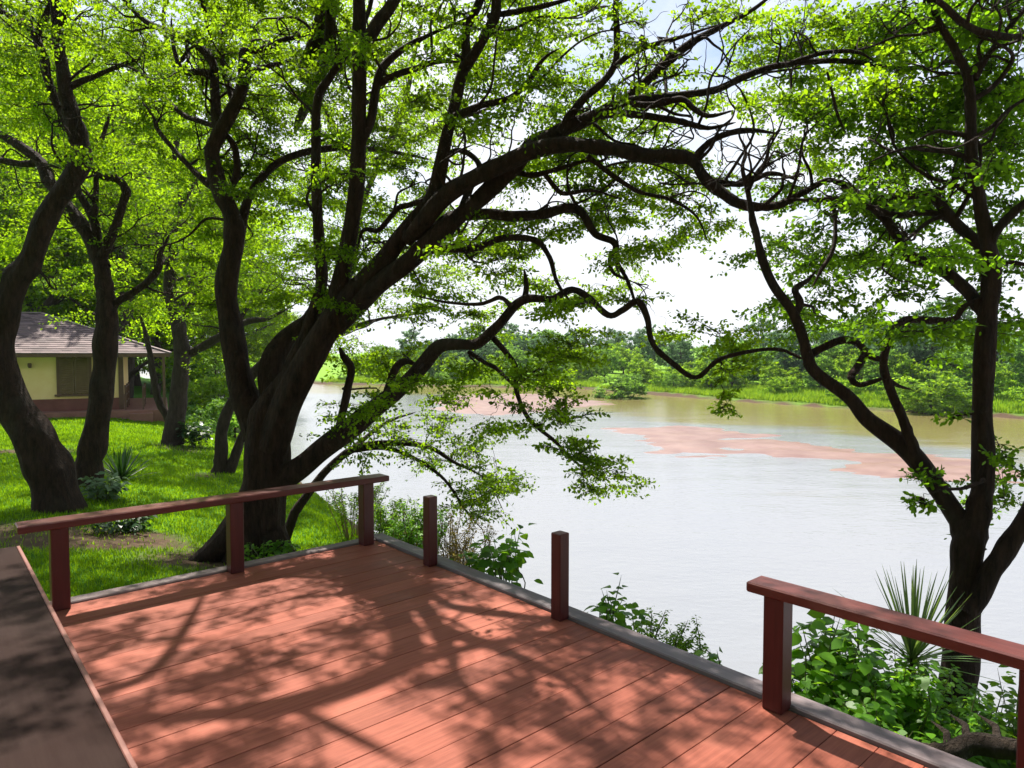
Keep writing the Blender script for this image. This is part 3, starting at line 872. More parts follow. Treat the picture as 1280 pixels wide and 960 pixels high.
        leaves_mesh('crown', np.vstack(LC), np.vstack(LD), np.vstack(LN), np.concatenate(LL), s.leafm, root, base, shape=s.shape, tint=np.concatenate(LT))
        s.n_leaves = sum(map(len, LC))

# ------------------------------------------------------------------ the traced near trees
T1 = Tree('spreading_tree', 'huge dark spreading tree beside the deck, limbs arching over the river', 'tree', leaf=0.045, per_pad=400, flat=0.22, twig_r=0.014)
tr = T1.px(8.5, 8.4, [(310, 745, 140), (316, 690, 104), (322, 650, 80), (332, 600, 70), (333, 555, 66), (336, 520, 58), (346, 490, 44), (360, 462, 26)], 30, lump=0.16, ridge=0.05, n_per=9)
rt = []
for (x0, y0, x1, y1, w) in ((300, 660, 235, 706, 46), (340, 665, 372, 700, 36), (318, 680, 300, 735, 40)):
    a_, b_ = at(x0, y0, 8.3), at(x1, y1, 8.25); b_[2] = Hz(b_[0], b_[1]) - 0.10
    m_ = (a_ + b_) / 2 + Z * -0.04
    rt.append((catmull([a_, m_, b_], 5), np.linspace(w / 2 / F * 8.3, 0.08, 11)))
T1_L = T1.px(8.5, 9.2, [(322, 545, 46), (307, 500, 42), (296, 450, 36), (288, 400, 33), (284, 350, 32), (294, 300, 33), (288, 265, 28), (274, 234, 25), (264, 195, 23), (272, 172, 22), (285, 150, 21), (301, 117, 20), (306, 85, 18), (306, 66, 17), (322, 64, 14), (354, 50, 11), (393, 39, 7), (430, 10, 5)], 14)
T1.px(9.0, 9.6, [(278, 172, 16), (270, 150, 15), (269, 117, 14), (264, 75, 13), (230, 46, 9), (184, 28, 7), (152, -4, 5), (120, -50, 4)])
T1.px(9.1, 9.5, [(266, 92, 12), (250, 90, 10), (227, 87, 8), (216, 53, 5), (214, 20, 3)])
T1.px(9.1, 10.2, [(270, 158, 9), (245, 150, 8), (227, 142, 7), (209, 124, 6), (191, 103, 5), (159, 83, 4), (130, 80, 3)])
T1.px(9.0, 9.6, [(274, 240, 12), (255, 226, 9), (227, 198, 7), (198, 163, 6), (191, 145, 4), (172, 120, 3)])
T1.px(9.0, 9.1, [(286, 240, 12), (296, 215, 11), (293, 185, 10), (280, 164, 10)])
T1.px(8.9, 10.0, [(298, 300, 18), (304, 270, 15), (314, 240, 13), (340, 209, 12), (372, 193, 11), (430, 184, 10), (490, 190, 8), (540, 200, 5)])
T1.px(9.0, 9.8, [(304, 100, 12), (318, 88, 9), (340, 82, 7), (380, 70, 5)])
T1.px(9.0, 9.6, [(292, 128, 10), (286, 108, 9), (279, 85, 7), (276, 50, 5), (284, 10, 4)])
T1_V1 = T1.px(8.4, 7.9, [(352, 505, 34), (376, 440, 28), (393, 395, 23), (402, 350, 19), (399, 300, 17), (396, 250, 16), (395, 187, 15), (397, 125, 14), (412, 97, 12), (436, 62, 10), (462, 10, 8), (470, -60, 6), (480, -130, 4)], 12)
T1_V2 = T1.px(8.3, 7.4, [(354, 512, 44), (385, 460, 36), (412, 405, 31), (426, 350, 28), (436, 300, 26), (443, 255, 24), (448, 200, 23), (449, 140, 22), (449, 80, 22), (449, 20, 20), (446, -40, 18), (440, -120, 14), (452, -200, 10), (470, -270, 6)], 14)
T1.px(7.6, 7.0, [(455, 60, 17), (470, 32, 18), (488, 8, 18), (505, -25, 16), (525, -80, 13), (530, -150, 9), (560, -220, 6)])
T1.px(7.9, 7.9, [(452, 180, 14), (464, 150, 14), (470, 112, 14), (480, 82, 13), (506, 60, 9), (540, 42, 6), (590, 20, 4)])
T1.px(7.9, 7.7, [(474, 105, 11), (500, 92, 10), (519, 86, 9), (541, 78, 8), (575, 77, 6)])
T1.px(8.5, 8.9, [(348, 520, 34), (338, 482, 36), (342, 452, 38), (358, 424, 32), (382, 402, 24), (405, 375, 16), (420, 350, 8)], 14, lump=0.3)
T1_C = T1.px(8.35, 7.9, [(338, 560, 56), (354, 515, 48), (378, 465, 44), (407, 415, 42), (438, 374, 40), (472, 336, 32), (504, 292, 28), (528, 262, 26), (546, 236, 22)], 20, lump=0.14, ridge=0.03)
T1_U = T1.px(7.9, 7.3, [(538, 256, 26), (546, 230, 22), (556, 180, 20), (566, 140, 19), (575, 100, 18), (582, 75, 17), (583, 40, 13), (600, 0, 12), (618, -60, 10), (610, -130, 8), (625, -210, 5)], 14)
T1.px(7.5, 6.6, [(578, 88, 17), (600, 56, 16), (618, 22, 16), (622, -10, 15), (640, -60, 13), (680, -110, 11), (720, -170, 8), (770, -220, 6)], 12)
T1.px(7.4, 7.0, [(610, 20, 9), (650, 14, 8), (700, 2, 6), (745, -15, 4)])
T1.px(7.6, 7.4, [(568, 146, 11), (586, 138, 11), (605, 131, 10), (639, 122, 9), (661, 101, 8), (680, 73, 6), (700, 60, 4)])
T1.px(7.9, 8.4, [(534, 250, 9), (512, 256, 8), (496, 262, 8), (474, 287, 7), (453, 289, 6), (446, 322, 4)])
T1_M1 = T1.px(7.9, 6.2, [(508, 302, 20), (528, 277, 26), (552, 249, 27), (590, 225, 25), (642, 199, 24), (680, 185, 24), (717, 181, 23), (760, 186, 22), (810, 194, 21), (850, 196, 20), (868, 202, 19), (882, 223, 18), (910, 247, 17), (938, 258, 16), (974, 256, 15), (1007, 239, 14), (1035, 225, 13), (1056, 231, 12)], 14)
T1_M2 = T1.px(8.1, 7.0, [(420, 412, 26), (462, 366, 30), (508, 328, 30), (562, 281, 28), (602, 247, 26), (639, 212, 25), (660, 188, 24), (699, 165, 23), (736, 147, 20), (774, 131, 17), (804, 105, 15), (841, 71, 14), (870, 50, 12), (900, 34, 10), (938, 14, 8), (970, -10, 6), (1010, -40, 4)], 14)
T1.px(7.5, 6.9, [(699, 166, 14), (710, 150, 13), (729, 124, 12), (755, 101, 11), (770, 75, 10), (771, 40, 9), (770, 0, 8), (780, -60, 6), (800, -120, 4)])
T1.px(7.1, 6.6, [(768, 84, 9), (785, 70, 8), (804, 60, 8), (849, 47, 6), (900, 30, 4)])
T1.px(7.3, 6.3, [(728, 150, 13), (760, 133, 13), (792, 125, 13), (840, 120, 12), (892, 113, 11), (928, 97, 10), (964, 84, 9), (1014, 77, 8), (1064, 77, 7), (1107, 84, 6), (1150, 84, 5), (1194, 83, 4)])
T1.px(6.5, 6.2, [(980, 82, 7), (1005, 73, 6), (1036, 65, 6), (1071, 65, 5), (1093, 77, 4)])
T1.px(7.3, 6.8, [(736, 150, 12), (770, 142, 11), (800, 144, 10), (830, 148, 10), (856, 153, 9), (885, 160, 8), (920, 153, 5)])
T1.px(7.0, 6.7, [(790, 130, 10), (820, 131, 9), (852, 124, 9), (870, 138, 8), (888, 145, 7), (917, 138, 5)])
T1.px(6.8, 6.7, [(868, 200, 11), (880, 184, 10), (903, 169, 9), (938, 163, 8), (974, 167, 5)])
T1.px(6.8, 6.6, [(884, 226, 10), (905, 228, 9), (928, 230, 8), (964, 217, 7), (1000, 226, 5)])
T1_M3 = T1.px(8.0, 7.4, [(535, 300, 24), (562, 273, 20), (605, 268, 17), (645, 270, 16), (680, 268, 15), (708, 260, 14), (727, 266, 13), (744, 292, 12), (768, 303, 11), (770, 324, 9), (784, 350, 8), (794, 378, 7)])
T1.px(7.5, 7.4, [(768, 312, 6), (762, 326, 6), (768, 342, 5), (790, 352, 3)])
T1.px(8.1, 7.7, [(505, 330, 18), (530, 317, 13), (549, 311, 12), (590, 311, 11), (627, 298, 10), (669, 300, 9), (687, 322, 8), (696, 352, 7), (712, 376, 6)])
T1.px(8.0, 8.6, [(560, 300, 10), (585, 240, 9), (600, 212, 9), (590, 195, 8), (570, 188, 7), (552, 200, 6), (540, 212, 4)])
T1.px(7.9, 8.3, [(640, 205, 8), (652, 186, 8), (664, 172, 7), (690, 160, 5)])
T1.px(7.8, 7.2, [(640, 214, 9), (665, 219, 8), (695, 212, 7), (720, 204, 6), (740, 200, 5)])
T1.px(7.6, 7.2, [(680, 216, 7), (692, 232, 7), (705, 242, 6), (740, 238, 5), (780, 250, 3)])
T1.px(7.2, 6.9, [(735, 196, 8), (770, 222, 7), (800, 240, 6), (840, 250, 5), (870, 270, 4), (885, 302, 3)])
T1_M5 = T1.px(8.4, 6.4, [(345, 602, 50), (372, 588, 42), (400, 564, 36), (425, 545, 32), (452, 524, 29), (484, 498, 27), (512, 474, 24), (530, 455, 22), (550, 433, 20), (575, 431, 18), (598, 429, 18), (622, 407, 16), (645, 382, 14), (662, 373, 13), (690, 374, 12), (715, 362, 11), (737, 373, 10), (760, 394, 10), (778, 388, 9), (797, 377, 10), (809, 397, 10), (816, 430, 10), (841, 454, 10), (870, 472, 10), (898, 450, 10), (939, 439, 9), (975, 437, 9), (1006, 450, 8)], 14, n_per=5)
T1.px(7.7, 7.6, [(655, 378, 10), (658, 358, 8), (655, 336, 5)])
T1.px(8.0, 8.1, [(484, 490, 14), (493, 462, 13), (505, 452, 11), (520, 455, 9)])
T1.px(8.2, 8.4, [(424, 535, 15), (433, 492, 13), (439, 462, 12), (430, 446, 12), (424, 434, 8)])
T1.px(7.7, 7.2, [(614, 420, 9), (632, 440, 8), (644, 458, 8), (646, 490, 7), (662, 525, 6), (693, 551, 5), (715, 574, 4), (751, 602, 2.5)])
T1.px(7.8, 7.5, [(586, 440, 7), (604, 452, 6), (622, 462, 6), (645, 485, 5)])
T1.px(7.4, 7.6, [(640, 384, 8), (625, 372, 6), (600, 380, 5), (560, 378, 4), (520, 370, 3)])
# the low tree leaning out over the water
T1b = Tree('leaning_tree', 'slim low tree behind the big trunk, drooping its twigs over the water', 'tree', leaf=0.045, per_pad=170, hang=0.25)
T1b.px(9.6, 9.6, [(368, 640, 16), (378, 627, 14), (393, 606, 13), (410, 586, 12), (439, 563, 11), (479, 554, 9), (533, 558, 7), (568, 578, 5), (608, 600, 3), (630, 640, 2)], 10)
T1b.px(9.6, 9.4, [(440, 563, 8), (480, 560, 6), (520, 574, 5), (556, 600, 4), (582, 638, 3), (604, 663, 2)])
T1b.px(9.7, 10.4, [(410, 586, 8), (430, 570, 7), (480, 530, 5), (520, 515, 3)])

T2 = Tree('lawn_tree', 'dark curved tree at the left edge, its trunk bending out of frame and back', 'tree', leaf=0.052, leafm=LEAF_LEFT, per_pad=430, twig_r=0.014, padr=0.55, flat=0.28)
T2.px(10.7, 10.9, [(78, 655, 88), (73, 637, 72), (62, 590, 66), (44, 548, 58), (14, 499, 52), (-2, 450, 46), (4, 405, 42), (20, 355, 40), (40, 320, 33), (60, 270, 32), (84, 232, 30), (100, 200, 29), (98, 172, 27), (88, 140, 24), (80, 100, 20), (73, 50, 18), (68, 0, 17), (62, -60, 14), (70, -130, 10), (60, -190, 6)], 18, ridge=0.035)
T2.px(10.9, 11.4, [(84, 150, 14), (71, 130, 13), (60, 99, 13), (50, 60, 13), (38, 36, 12), (21, 25, 10), (-4, 10, 8), (-50, -20, 5)])
T2.px(11.1, 11.3, [(46, 42, 10), (56, 22, 9), (66, 2, 8), (90, -40, 6), (100, -90, 4)])
T2.px(10.9, 10.4, [(84, 112, 9), (100, 103, 8), (117, 96, 7), (145, 84, 6), (173, 74, 4), (200, 72, 3)])
T2.px(10.9, 11.6, [(8, 400, 22), (-20, 350, 18), (-50, 300, 15), (-100, 240, 10), (-150, 200, 7)])
T2.px(10.8, 9.6, [(70, 40, 10), (100, -20, 9), (140, -80, 7), (200, -120, 5)])
T3 = Tree('lawn_tree', 'dark forked tree behind the curved trunk, its knobbly side limb reaching right', 'tree', leaf=0.052, leafm=LEAF_LEFT, per_pad=430, twig_r=0.014, padr=0.55, flat=0.28)
T3.px(12.8, 13.0, [(102, 625, 54), (106, 604, 46), (115, 560, 37), (124, 515, 35), (129, 470, 34), (132, 430, 33), (135, 395, 33), (130, 350, 34), (122, 318, 32)], 16, ridge=0.03)
T3.px(13.0, 13.6, [(128, 335, 24), (116, 305, 22), (103, 283, 21), (81, 255, 20), (62, 227, 18), (48, 200, 16), (21, 180, 14), (0, 168, 12), (-40, 150, 9), (-90, 110, 6)], 12)
T3.px(13.0, 13.1, [(124, 325, 16), (121, 290, 13), (113, 266, 12), (100, 244, 10), (88, 222, 7), (80, 190, 5)])
T3.px(13.0, 12.6, [(124, 328, 18), (134, 308, 14), (144, 285, 12), (154, 252, 12), (158, 238, 14), (146, 224, 11), (126, 220, 9), (112, 206, 8), (98, 190, 5)])
T3.px(13.0, 12.7, [(134, 386, 18), (150, 375, 12), (165, 366, 11), (182, 355, 11), (198, 336, 10), (200, 318, 9), (212, 295, 5)])
T3.px(13.5, 13.8, [(50, 202, 12), (30, 205, 10), (0, 200, 9), (-40, 190, 6)])
T3.px(13.0, 13.3, [(118, 275, 10), (120, 245, 8), (122, 200, 6), (135, 150, 5), (150, 110, 3)])

T4 = Tree('riverbank_tree', 'dark forked tree on the bank behind the right railing', 'tree', leaf=0.047, leafm=LEAF_RIGHT, per_pad=350, twig_r=0.013, flat=0.28)
T4.px(5.3, 5.3, [(1186, 1050, 76), (1190, 930, 60), (1197, 830, 51), (1203, 760, 47), (1207, 715, 46), (1212, 676, 47), (1223, 640, 37), (1229, 600, 31), (1228, 520, 29), (1232, 440, 29), (1235, 385, 28), (1240, 340, 26), (1234, 300, 22), (1224, 250, 19), (1214, 190, 17), (1213, 140, 16), (1210, 97, 15), (1195, 65, 14), (1175, 30, 13), (1160, -5, 12), (1140, -60, 10), (1120, -130, 7)], 20, ridge=0.03)
T4.px(5.3, 6.3, [(1214, 690, 44), (1201, 656, 34), (1182, 624, 31), (1152, 582, 29), (1126, 555, 27), (1085, 525, 24), (1061, 497, 22), (1020, 466, 20), (1010, 448, 18), (1003, 420, 16), (990, 389, 15), (967, 356, 14), (953, 323, 13), (942, 280, 11), (934, 236, 8), (928, 210, 6), (932, 188, 5), (924, 168, 4), (930, 148, 2)], 14)
T4.px(6.1, 6.3, [(935, 238, 7), (946, 216, 6), (958, 200, 5), (962, 176, 4), (975, 160, 2)])
T4.px(5.9, 6.0, [(994, 395, 11), (1000, 378, 12), (994, 362, 10), (1010, 350, 6), (1020, 338, 4)])
T4.px(5.5, 5.3, [(1147, 578, 20), (1136, 545, 17), (1128, 522, 15), (1109, 478, 13), (1105, 446, 12), (1117, 414, 12), (1134, 400, 11), (1165, 401, 11), (1192, 399, 11), (1206, 383, 11), (1228, 372, 12)])
T4.px(5.9, 5.5, [(1008, 446, 12), (1030, 434, 12), (1050, 426, 12), (1069, 427, 12), (1081, 441, 12), (1072, 458, 11), (1064, 472, 11), (1076, 481, 11), (1105, 472, 10)], lump=0.35)
T4.px(5.5, 5.4, [(1078, 441, 9), (1092, 447, 9), (1106, 450, 9)])
T4.px(5.4, 5.5, [(1106, 470, 8), (1122, 482, 5), (1140, 487, 3)])
T4.px(5.3, 6.2, [(1235, 395, 24), (1212, 368, 20), (1186, 343, 18), (1157, 328, 18), (1132, 318, 18), (1124, 300, 15), (1107, 273, 14), (1080, 250, 13), (1058, 233, 13), (1040, 226, 12)], 12)
T4.px(5.3, 6.0, [(1240, 345, 20), (1222, 305, 17), (1196, 280, 16), (1172, 252, 15), (1160, 244, 13), (1125, 246, 12), (1085, 247, 11), (1060, 240, 9)], 12)
T4.px(5.6, 6.0, [(1190, 276, 9), (1160, 266, 9), (1115, 268, 9), (1060, 250, 8), (1010, 250, 6), (985, 248, 4)])
T4.px(5.3, 5.2, [(1218, 100, 11), (1228, 80, 10), (1242, 60, 9), (1266, 29, 8), (1284, 6, 7), (1310, -40, 5)])
T4.px(5.3, 4.9, [(1238, 312, 14), (1244, 292, 14), (1258, 274, 13), (1284, 252, 12), (1330, 225, 9), (1370, 190, 6)])
T4.px(5.2, 4.7, [(1208, 765, 32), (1224, 745, 30), (1240, 712, 30), (1262, 680, 29), (1283, 648, 28), (1310, 590, 26), (1325, 520, 22), (1322, 440, 18), (1345, 360, 14), (1340, 270, 10), (1360, 180, 7)], 14)
T4.px(5.2, 4.8, [(1315, -20, 12), (1284, 42, 12), (1232, 41, 11), (1202, 27, 10), (1180, 7, 9), (1150, -15, 8), (1110, -50, 6)])
T4.px(5.3, 5.2, [(1242, 330, 8), (1262, 328, 7), (1290, 332, 5)])
T4.px(5.9, 5.7, [(1040, 252, 7), (1044, 275, 6), (1042, 310, 6), (1025, 340, 5), (1015, 360, 3)])
T4.px(5.5, 5.6, [(1034, 90, 3), (1040, 115, 4), (1046, 140, 4), (1056, 165, 3)])
T4.px(5.2, 5.0, [(1230, 600, 7), (1205, 610, 5), (1180, 612, 4), (1160, 618, 2)])
T4.px(5.3, 5.4, [(1210, 170, 8), (1190, 166, 6), (1168, 165, 5), (1140, 180, 3)])

# image-space foliage plan -> pads in depth around the limbs
def plan(trees, rows, mult, jit, y0=0, cell=64, x0=0, back=0.0):
    SKs = [(t, np.vstack([P[::2] for P, *_ in t.limbs])) for t in trees]
    allP = np.vstack([s for _, s in SKs]); own = np.concatenate([[i] * len(s) for i, (_, s) in enumerate(SKs)])
    X, Y, D = proj(allP)
    ok = D > 1.0
    X, Y, own, AP = X[ok], Y[ok], own[ok], allP[ok]
    for r_, row in enumerate(rows):
        row = row.replace(' ', '')
        for c_, ch in enumerate(row):
            lam = int(ch) * mult
            for _ in range(int(lam) + (random.random() < lam % 1)):
                px, py = x0 + (c_ + random.random()) * cell, y0 + (r_ + random.random()) * cell
                dd = (X - px) ** 2 + (Y - py) ** 2
                cand = np.argsort(dd)[:6]
                k = cand[random.randrange(len(cand))]
                if dd[k] > 190 ** 2: continue
                Yd = AP[k][1] + (random.gauss(back, jit) if not back else (back * 0.3 + abs(random.gauss(0, jit * 1.5))) * (1 if random.random() < 0.9 else -0.6))
                if Yd < 4.7: continue
                p = at(px, py, Yd)
                if p[2] < WATER_Z + 0.4: continue
                t = trees[own[k]]
                t.pads.append((*p, t.padr * random.uniform(0.7, 1.25)))
ROWS_NEAR = [
    '99988 88777 77766 66567',
    '99988 77777 67644 54368',
    '88877 77777 77744 66667',
    '66666 66677 76655 66657',
    '55545 44566 65553 65555',
    '12223 33345 54304 55445',
    '00001 13344 32023 23323',
    '00000 03443 30001 00001',
    '00000 03223 10000 00001',
    '00000 00001 00100 00002',
]
plan([T1, T2, T3, T4], ROWS_NEAR, 0.92, 0.7, back=0.9)
# drooping sprays over the water
def spray(tree, pts, d, n, sx=14, sy=9, rad=0.26):
    for (x, y) in pts:
        for _ in range(n):
            p = at(x + random.gauss(0, sx), y + random.gauss(0, sy), d + random.gauss(0, 0.25))
            tree.pads.append((*p, rad * random.uniform(0.7, 1.2)))
spray(T1, [(690, 530), (715, 545), (735, 575), (745, 595), (680, 500), (660, 470), (720, 515), (700, 420), (690, 450), (740, 600), (725, 560), (750, 590)], 7.3, 2)
spray(T1, [(905, 465), (908, 490), (903, 510)], 6.5, 2, 5, 6, 0.14)
spray(T1b, [(560, 560), (590, 580), (610, 600), (600, 560), (540, 545), (625, 610), (570, 610), (590, 640), (520, 530), (550, 520), (480, 540), (500, 560), (600, 620), (575, 640), (535, 580), (460, 530), (430, 520)], 9.5, 5, 16, 10, 0.3)
spray(T4, [(1150, 625), (1165, 610), (1255, 580), (1270, 600), (1250, 560), (1190, 520), (1150, 530)], 5.1, 2, 8, 6, 0.15)
# above and beside the frame: the crowns that shade the deck and the lawn
def volume(tree, n, lo, hi, k=1.0):
    for _ in range(n):
        p = [random.uniform(a, b) for a, b in zip(lo, hi)]
        tree.pads.append((*p, k * tree.padr * random.uniform(0.8, 1.3)))
volume(T1, 45, (-5.0, 4.5, 5.4), (0.3, 9.5, 7.6))
volume(T1, 110, (-5.0, 4.5, 5.2), (0.5, 9.0, 7.4), 0.5)
volume(T1, 22, (-1.5, 4.0, 5.4), (0.4, 8.0, 7.0))
volume(T1, 35, (-6.5, 3.5, 5.2), (-2.5, 8.0, 7.2))
for _ in range(26):                          # small sprays that break up the sunlight on the boards
    g = on(random.uniform(130, 900), random.uniform(690, 950), 0); z = random.uniform(5.2, 6.8)
    p = g + np.array(SDIR) * (z / SDIR.z)
    T1.pads.append((*p, random.uniform(0.14, 0.3)))
volume(T2, 40, (-13.0, 7.5, 6.5), (-5.0, 11.0, 9.0))
volume(T4, 50, (3.3, 3.5, 4.4), (6.5, 7.5, 6.8))

# limbs overhead whose shade falls on the boards
def shadow_limb(tree, pts, z0, z1, w0, w1):
    rows = []
    for i, (x, y) in enumerate(pts):
        t = i / (len(pts) - 1)
        g = on(x, y, 0); z = z0 + (z1 - z0) * t
        p = g + np.array(SDIR) * (z / SDIR.z)
        rows.append((*p, w0 + (w1 - w0) * t))
    tree.limb(rows, 10)
shadow_limb(T1, [(430, 690), (470, 735), (495, 765), (500, 830), (360, 880), (240, 895), (100, 905)], 5.6, 6.8, 0.13, 0.085)
shadow_limb(T1, [(500, 830), (560, 815), (640, 800), (760, 780)], 6.0, 6.9, 0.06, 0.03)
shadow_limb(T1, [(360, 880), (420, 910), (520, 960)], 6.3, 6.7, 0.05, 0.03)
shadow_limb(T1, [(110, 870), (190, 840), (235, 780), (260, 730)], 6.2, 5.9, 0.06, 0.03)
shadow_limb(T1, [(495, 768), (470, 720), (400, 640)], 5.7, 5.3, 0.06, 0.10)

for T, n_, lm, zm in ((T1, 110, 1.4, 2.7), (T4, 40, 1.0, 2.9), (T2, 40, 1.6, 3.0), (T3, 40, 1.6, 3.0)): T.branchlets(n_, 0.4, lm, 0.018, zm)
# openings in the canopy: the sun reaches the bushes by the right rail and the bank beside the big trunk
def open_gap(tree, cx, cy, rad, z, keep):
    out = []
    for p in tree.pads:
        q = np.array(p[:3]); g = q - np.array(SDIR) * ((q[2] - z) / SDIR.z)
        if q[2] > z + 1.2 and math.hypot(g[0] - cx, g[1] - cy) < rad and random.random() > keep: continue
        out.append(p)
    tree.pads = out
for T in (T1, T4):
    open_gap(T, 2.55, 4.45, 0.95, -0.2, 0.18)
    open_gap(T, -1.7, 9.2, 0.8, -0.6, 0.3)
    open_gap(T, 0.2, 5.6, 0.5, 0.0, 0.5)
    open_gap(T, 0.55, 7.4, 0.8, 0.9, 0.6)
    open_gap(T, -1.0, 9.5, 1.0, 0.6, 0.4)
T1.build((tr[0][0], tr[0][1], Hz(tr[0][0], tr[0][1])), rt)
for T, nm in ((T1b, 0), (T2, 0), (T3, 0), (T4, 0)):
    p = T.limbs[0][0][0]
    # sink the trunk foot into the ground
    g = Hz(p[0], p[1]) - 0.25
    if p[2] > g:
        P, r, sd, lu, ri = T.limbs[0]
        dn = P[0] - P[2]; dn = dn / max(-dn[2], 0.05) * (p[2] - g) * 0.6
        T.limbs[0] = (np.vstack([[p[0] + dn[0], p[1] + dn[1], g], P]), np.concatenate([[r[0] * 1.15], r]), sd, lu, ri)
    T.build((p[0], p[1], Hz(p[0], p[1])))

# ------------------------------------------------------------------ trees of the middle distance
T5 = Tree('bank_tree', 'brown trunked leafy tree beside the house porch', 'tree', bark=BARK_BG, leafm=LEAF_LEFT, leaf=0.085, per_pad=380, padr=0.95, twig_r=0.02, shape=LEAF4)
T5.px(20.5, 20.8, [(217, 556, 36), (217, 545, 30), (224, 490, 25), (227, 440, 24), (222, 400, 20), (213, 380, 15), (210, 340, 12), (222, 300, 10), (225, 250, 8), (215, 200, 5)], 14)
T5.px(20.6, 20.2, [(214, 528, 13), (200, 505, 11), (192, 474, 10), (188, 445, 8), (180, 410, 6), (170, 380, 4)])
T5.px(20.8, 19.5, [(228, 445, 16), (248, 436, 13), (283, 416, 11), (310, 402, 9), (335, 398, 7), (370, 380, 4)])
T5.px(20.8, 21.5, [(226, 400, 12), (245, 370, 9), (258, 330, 7), (285, 290, 5), (310, 250, 3)])
T5.px(20.8, 20.0, [(220, 345, 8), (190, 310, 7), (165, 270, 5), (150, 230, 3)])
T5.px(20.8, 20.0, [(216, 210, 8), (226, 120, 7), (205, 30, 5), (215, -60, 4)])
T5.px(20.8, 21.5, [(226, 260, 7), (270, 170, 6), (310, 90, 4), (320, 20, 3)])
T5.px(20.6, 19.5, [(212, 330, 8), (150, 260, 7), (90, 200, 5), (60, 140, 3)])
T5.reach = 5
T6 = Tree('bank_tree', 'twin stemmed tree on the bank edge just behind the big trunk', 'tree', bark=BARK_BG, leafm=LEAF_LEFT, leaf=0.07, per_pad=360, padr=0.75, twig_r=0.018, shape=LEAF4)
T6.px(16, 15.5, [(274, 592, 26), (276, 575, 20), (277, 541, 18), (290, 503, 17), (317, 466, 16), (358, 432, 15), (395, 400, 11), (430, 360, 8), (450, 320, 5), (480, 280, 3)], 12)
T6.px(16, 16.2, [(286, 592, 18), (296, 565, 15), (305, 540, 12), (330, 500, 9), (360, 470, 6), (390, 455, 4)])
T6.px(15.8, 15.0, [(318, 466, 10), (360, 460, 9), (420, 420, 7), (470, 400, 5), (540, 390, 3)])
T6.px(15.8, 16.5, [(292, 500, 9), (285, 450, 8), (300, 400, 6), (330, 360, 4)])
T6.px(15.6, 15.0, [(440, 340, 8), (455, 250, 8), (500, 150, 7), (520, 60, 5), (540, -30, 3)])
T6.px(15.6, 16.5, [(456, 240, 7), (420, 160, 6), (380, 90, 5), (370, 10, 3)])
T6.px(15.4, 14.5, [(470, 200, 6), (540, 160, 5), (600, 140, 4), (640, 120, 3)])
T6.reach = 4
plan([T5], ['33333320', '44444421', '44444432', '44444433', '34444443', '23444443', '02334432', '00011110'], 0.8, 1.5, y0=-40)
plan([T6], ['000022221', '000033332', '000034443', '000034443', '000134443', '000234443', '000133332', '000002231'], 0.85, 1.2, y0=-40)
T5.branchlets(30, 1.0, 3.0, 0.04, 3.2)
T6.branchlets(30, 0.8, 2.2, 0.03, 2.4)
for T in (T5, T6):
    p = T.limbs[0][0][0]
    T.build((p[0], p[1], Hz(p[0], p[1])))

def forest_tree(name, label, group, base, hgt, crown_r, crown_lo, leafm, leaf, pads_n, per_pad, seed, bark=BARK_BG, lean=(0, 0), shape=LEAF4, limbs_n=7):
    """an upright broadleaf tree: tapering trunk, limbs curving out, layered crown"""
    random.seed(seed)
    T = Tree(name, label, 'tree', group, bark, leafm, leaf, per_pad, crown_r * 0.2, 0.006 * hgt / 3, shape)
    T.reach = crown_r
    top = np.array([lean[0], lean[1], hgt * 0.86])
    pts = []
    for t in np.linspace(0, 1, 6):
        w = 0.03 * hgt * (1 - t) * math.sin(t * 5 + seed)
        pts.append((top[0] * t + w, top[1] * t + w * 0.6, top[2] * t, hgt * 0.024 * (1 - t) ** 0.8 + 0.02))
    pts[0] = (pts[0][0], pts[0][1], -0.5, pts[0][3] * 1.35)
    TP = T.limb(pts, 8, n_per=4)
    for k in range(limbs_n):
        t = random.uniform(crown_lo * 0.7, 0.75)
        i = int(t * (len(TP) - 1)); a = TP[i]
        th = k * 2.4 + random.uniform(-0.5, 0.5); rr_ = crown_r * random.uniform(0.55, 0.9)
        e = a + np.array([math.cos(th) * rr_, math.sin(th) * rr_, hgt * random.uniform(0.06, 0.22)])
        m_ = (a + e) / 2 + np.array([random.gauss(0, 1), random.gauss(0, 1), -0.4]) * rr_ * 0.12
        T.limb([(*a, hgt * 0.011), (*m_, hgt * 0.008), (*e, 0.02)], 6, n_per=4)
    zc, rz = hgt * (1 + crown_lo) / 2, hgt * (1 - crown_lo) / 2
    lob = [np.array([math.cos(q * 2.1 + seed) * crown_r * 0.5, math.sin(q * 2.1 + seed) * crown_r * 0.5, zc + rz * random.uniform(-0.6, 0.6)]) for q in range(7)]
    n = 0
    while n < pads_n:
        if random.random() < 0.5:
            v = np.array([random.gauss(0, 1) for _ in range(3)]); v /= np.linalg.norm(v); v *= random.uniform(0.75, 1.0)
            p = np.array([v[0] * crown_r + lean[0] * 0.6, v[1] * crown_r + lean[1] * 0.6, zc + v[2] * rz])
        else:
            q = random.choice(lob); v = np.array([random.gauss(0, 1) for _ in range(3)]); v /= np.linalg.norm(v)
            p = q + v * np.array([crown_r * 0.55, crown_r * 0.55, rz * 0.4])
        if p[2] < hgt * crown_lo * 0.9 or p[2] > hgt * 1.02: continue
        T.pads.append((*p, T.padr * random.uniform(0.7, 1.3))); n += 1
    return T.build(base, local=True)
GRP = 'woodland trees behind the house and along the bank'
protoA = forest_tree('woodland_tree', 'tall yellow green woodland tree behind the lawn and house', GRP, (-16, 34, -0.6), 13, 5.0, 0.16, LEAF_LEFT, 0.21, 210, 170, 3)
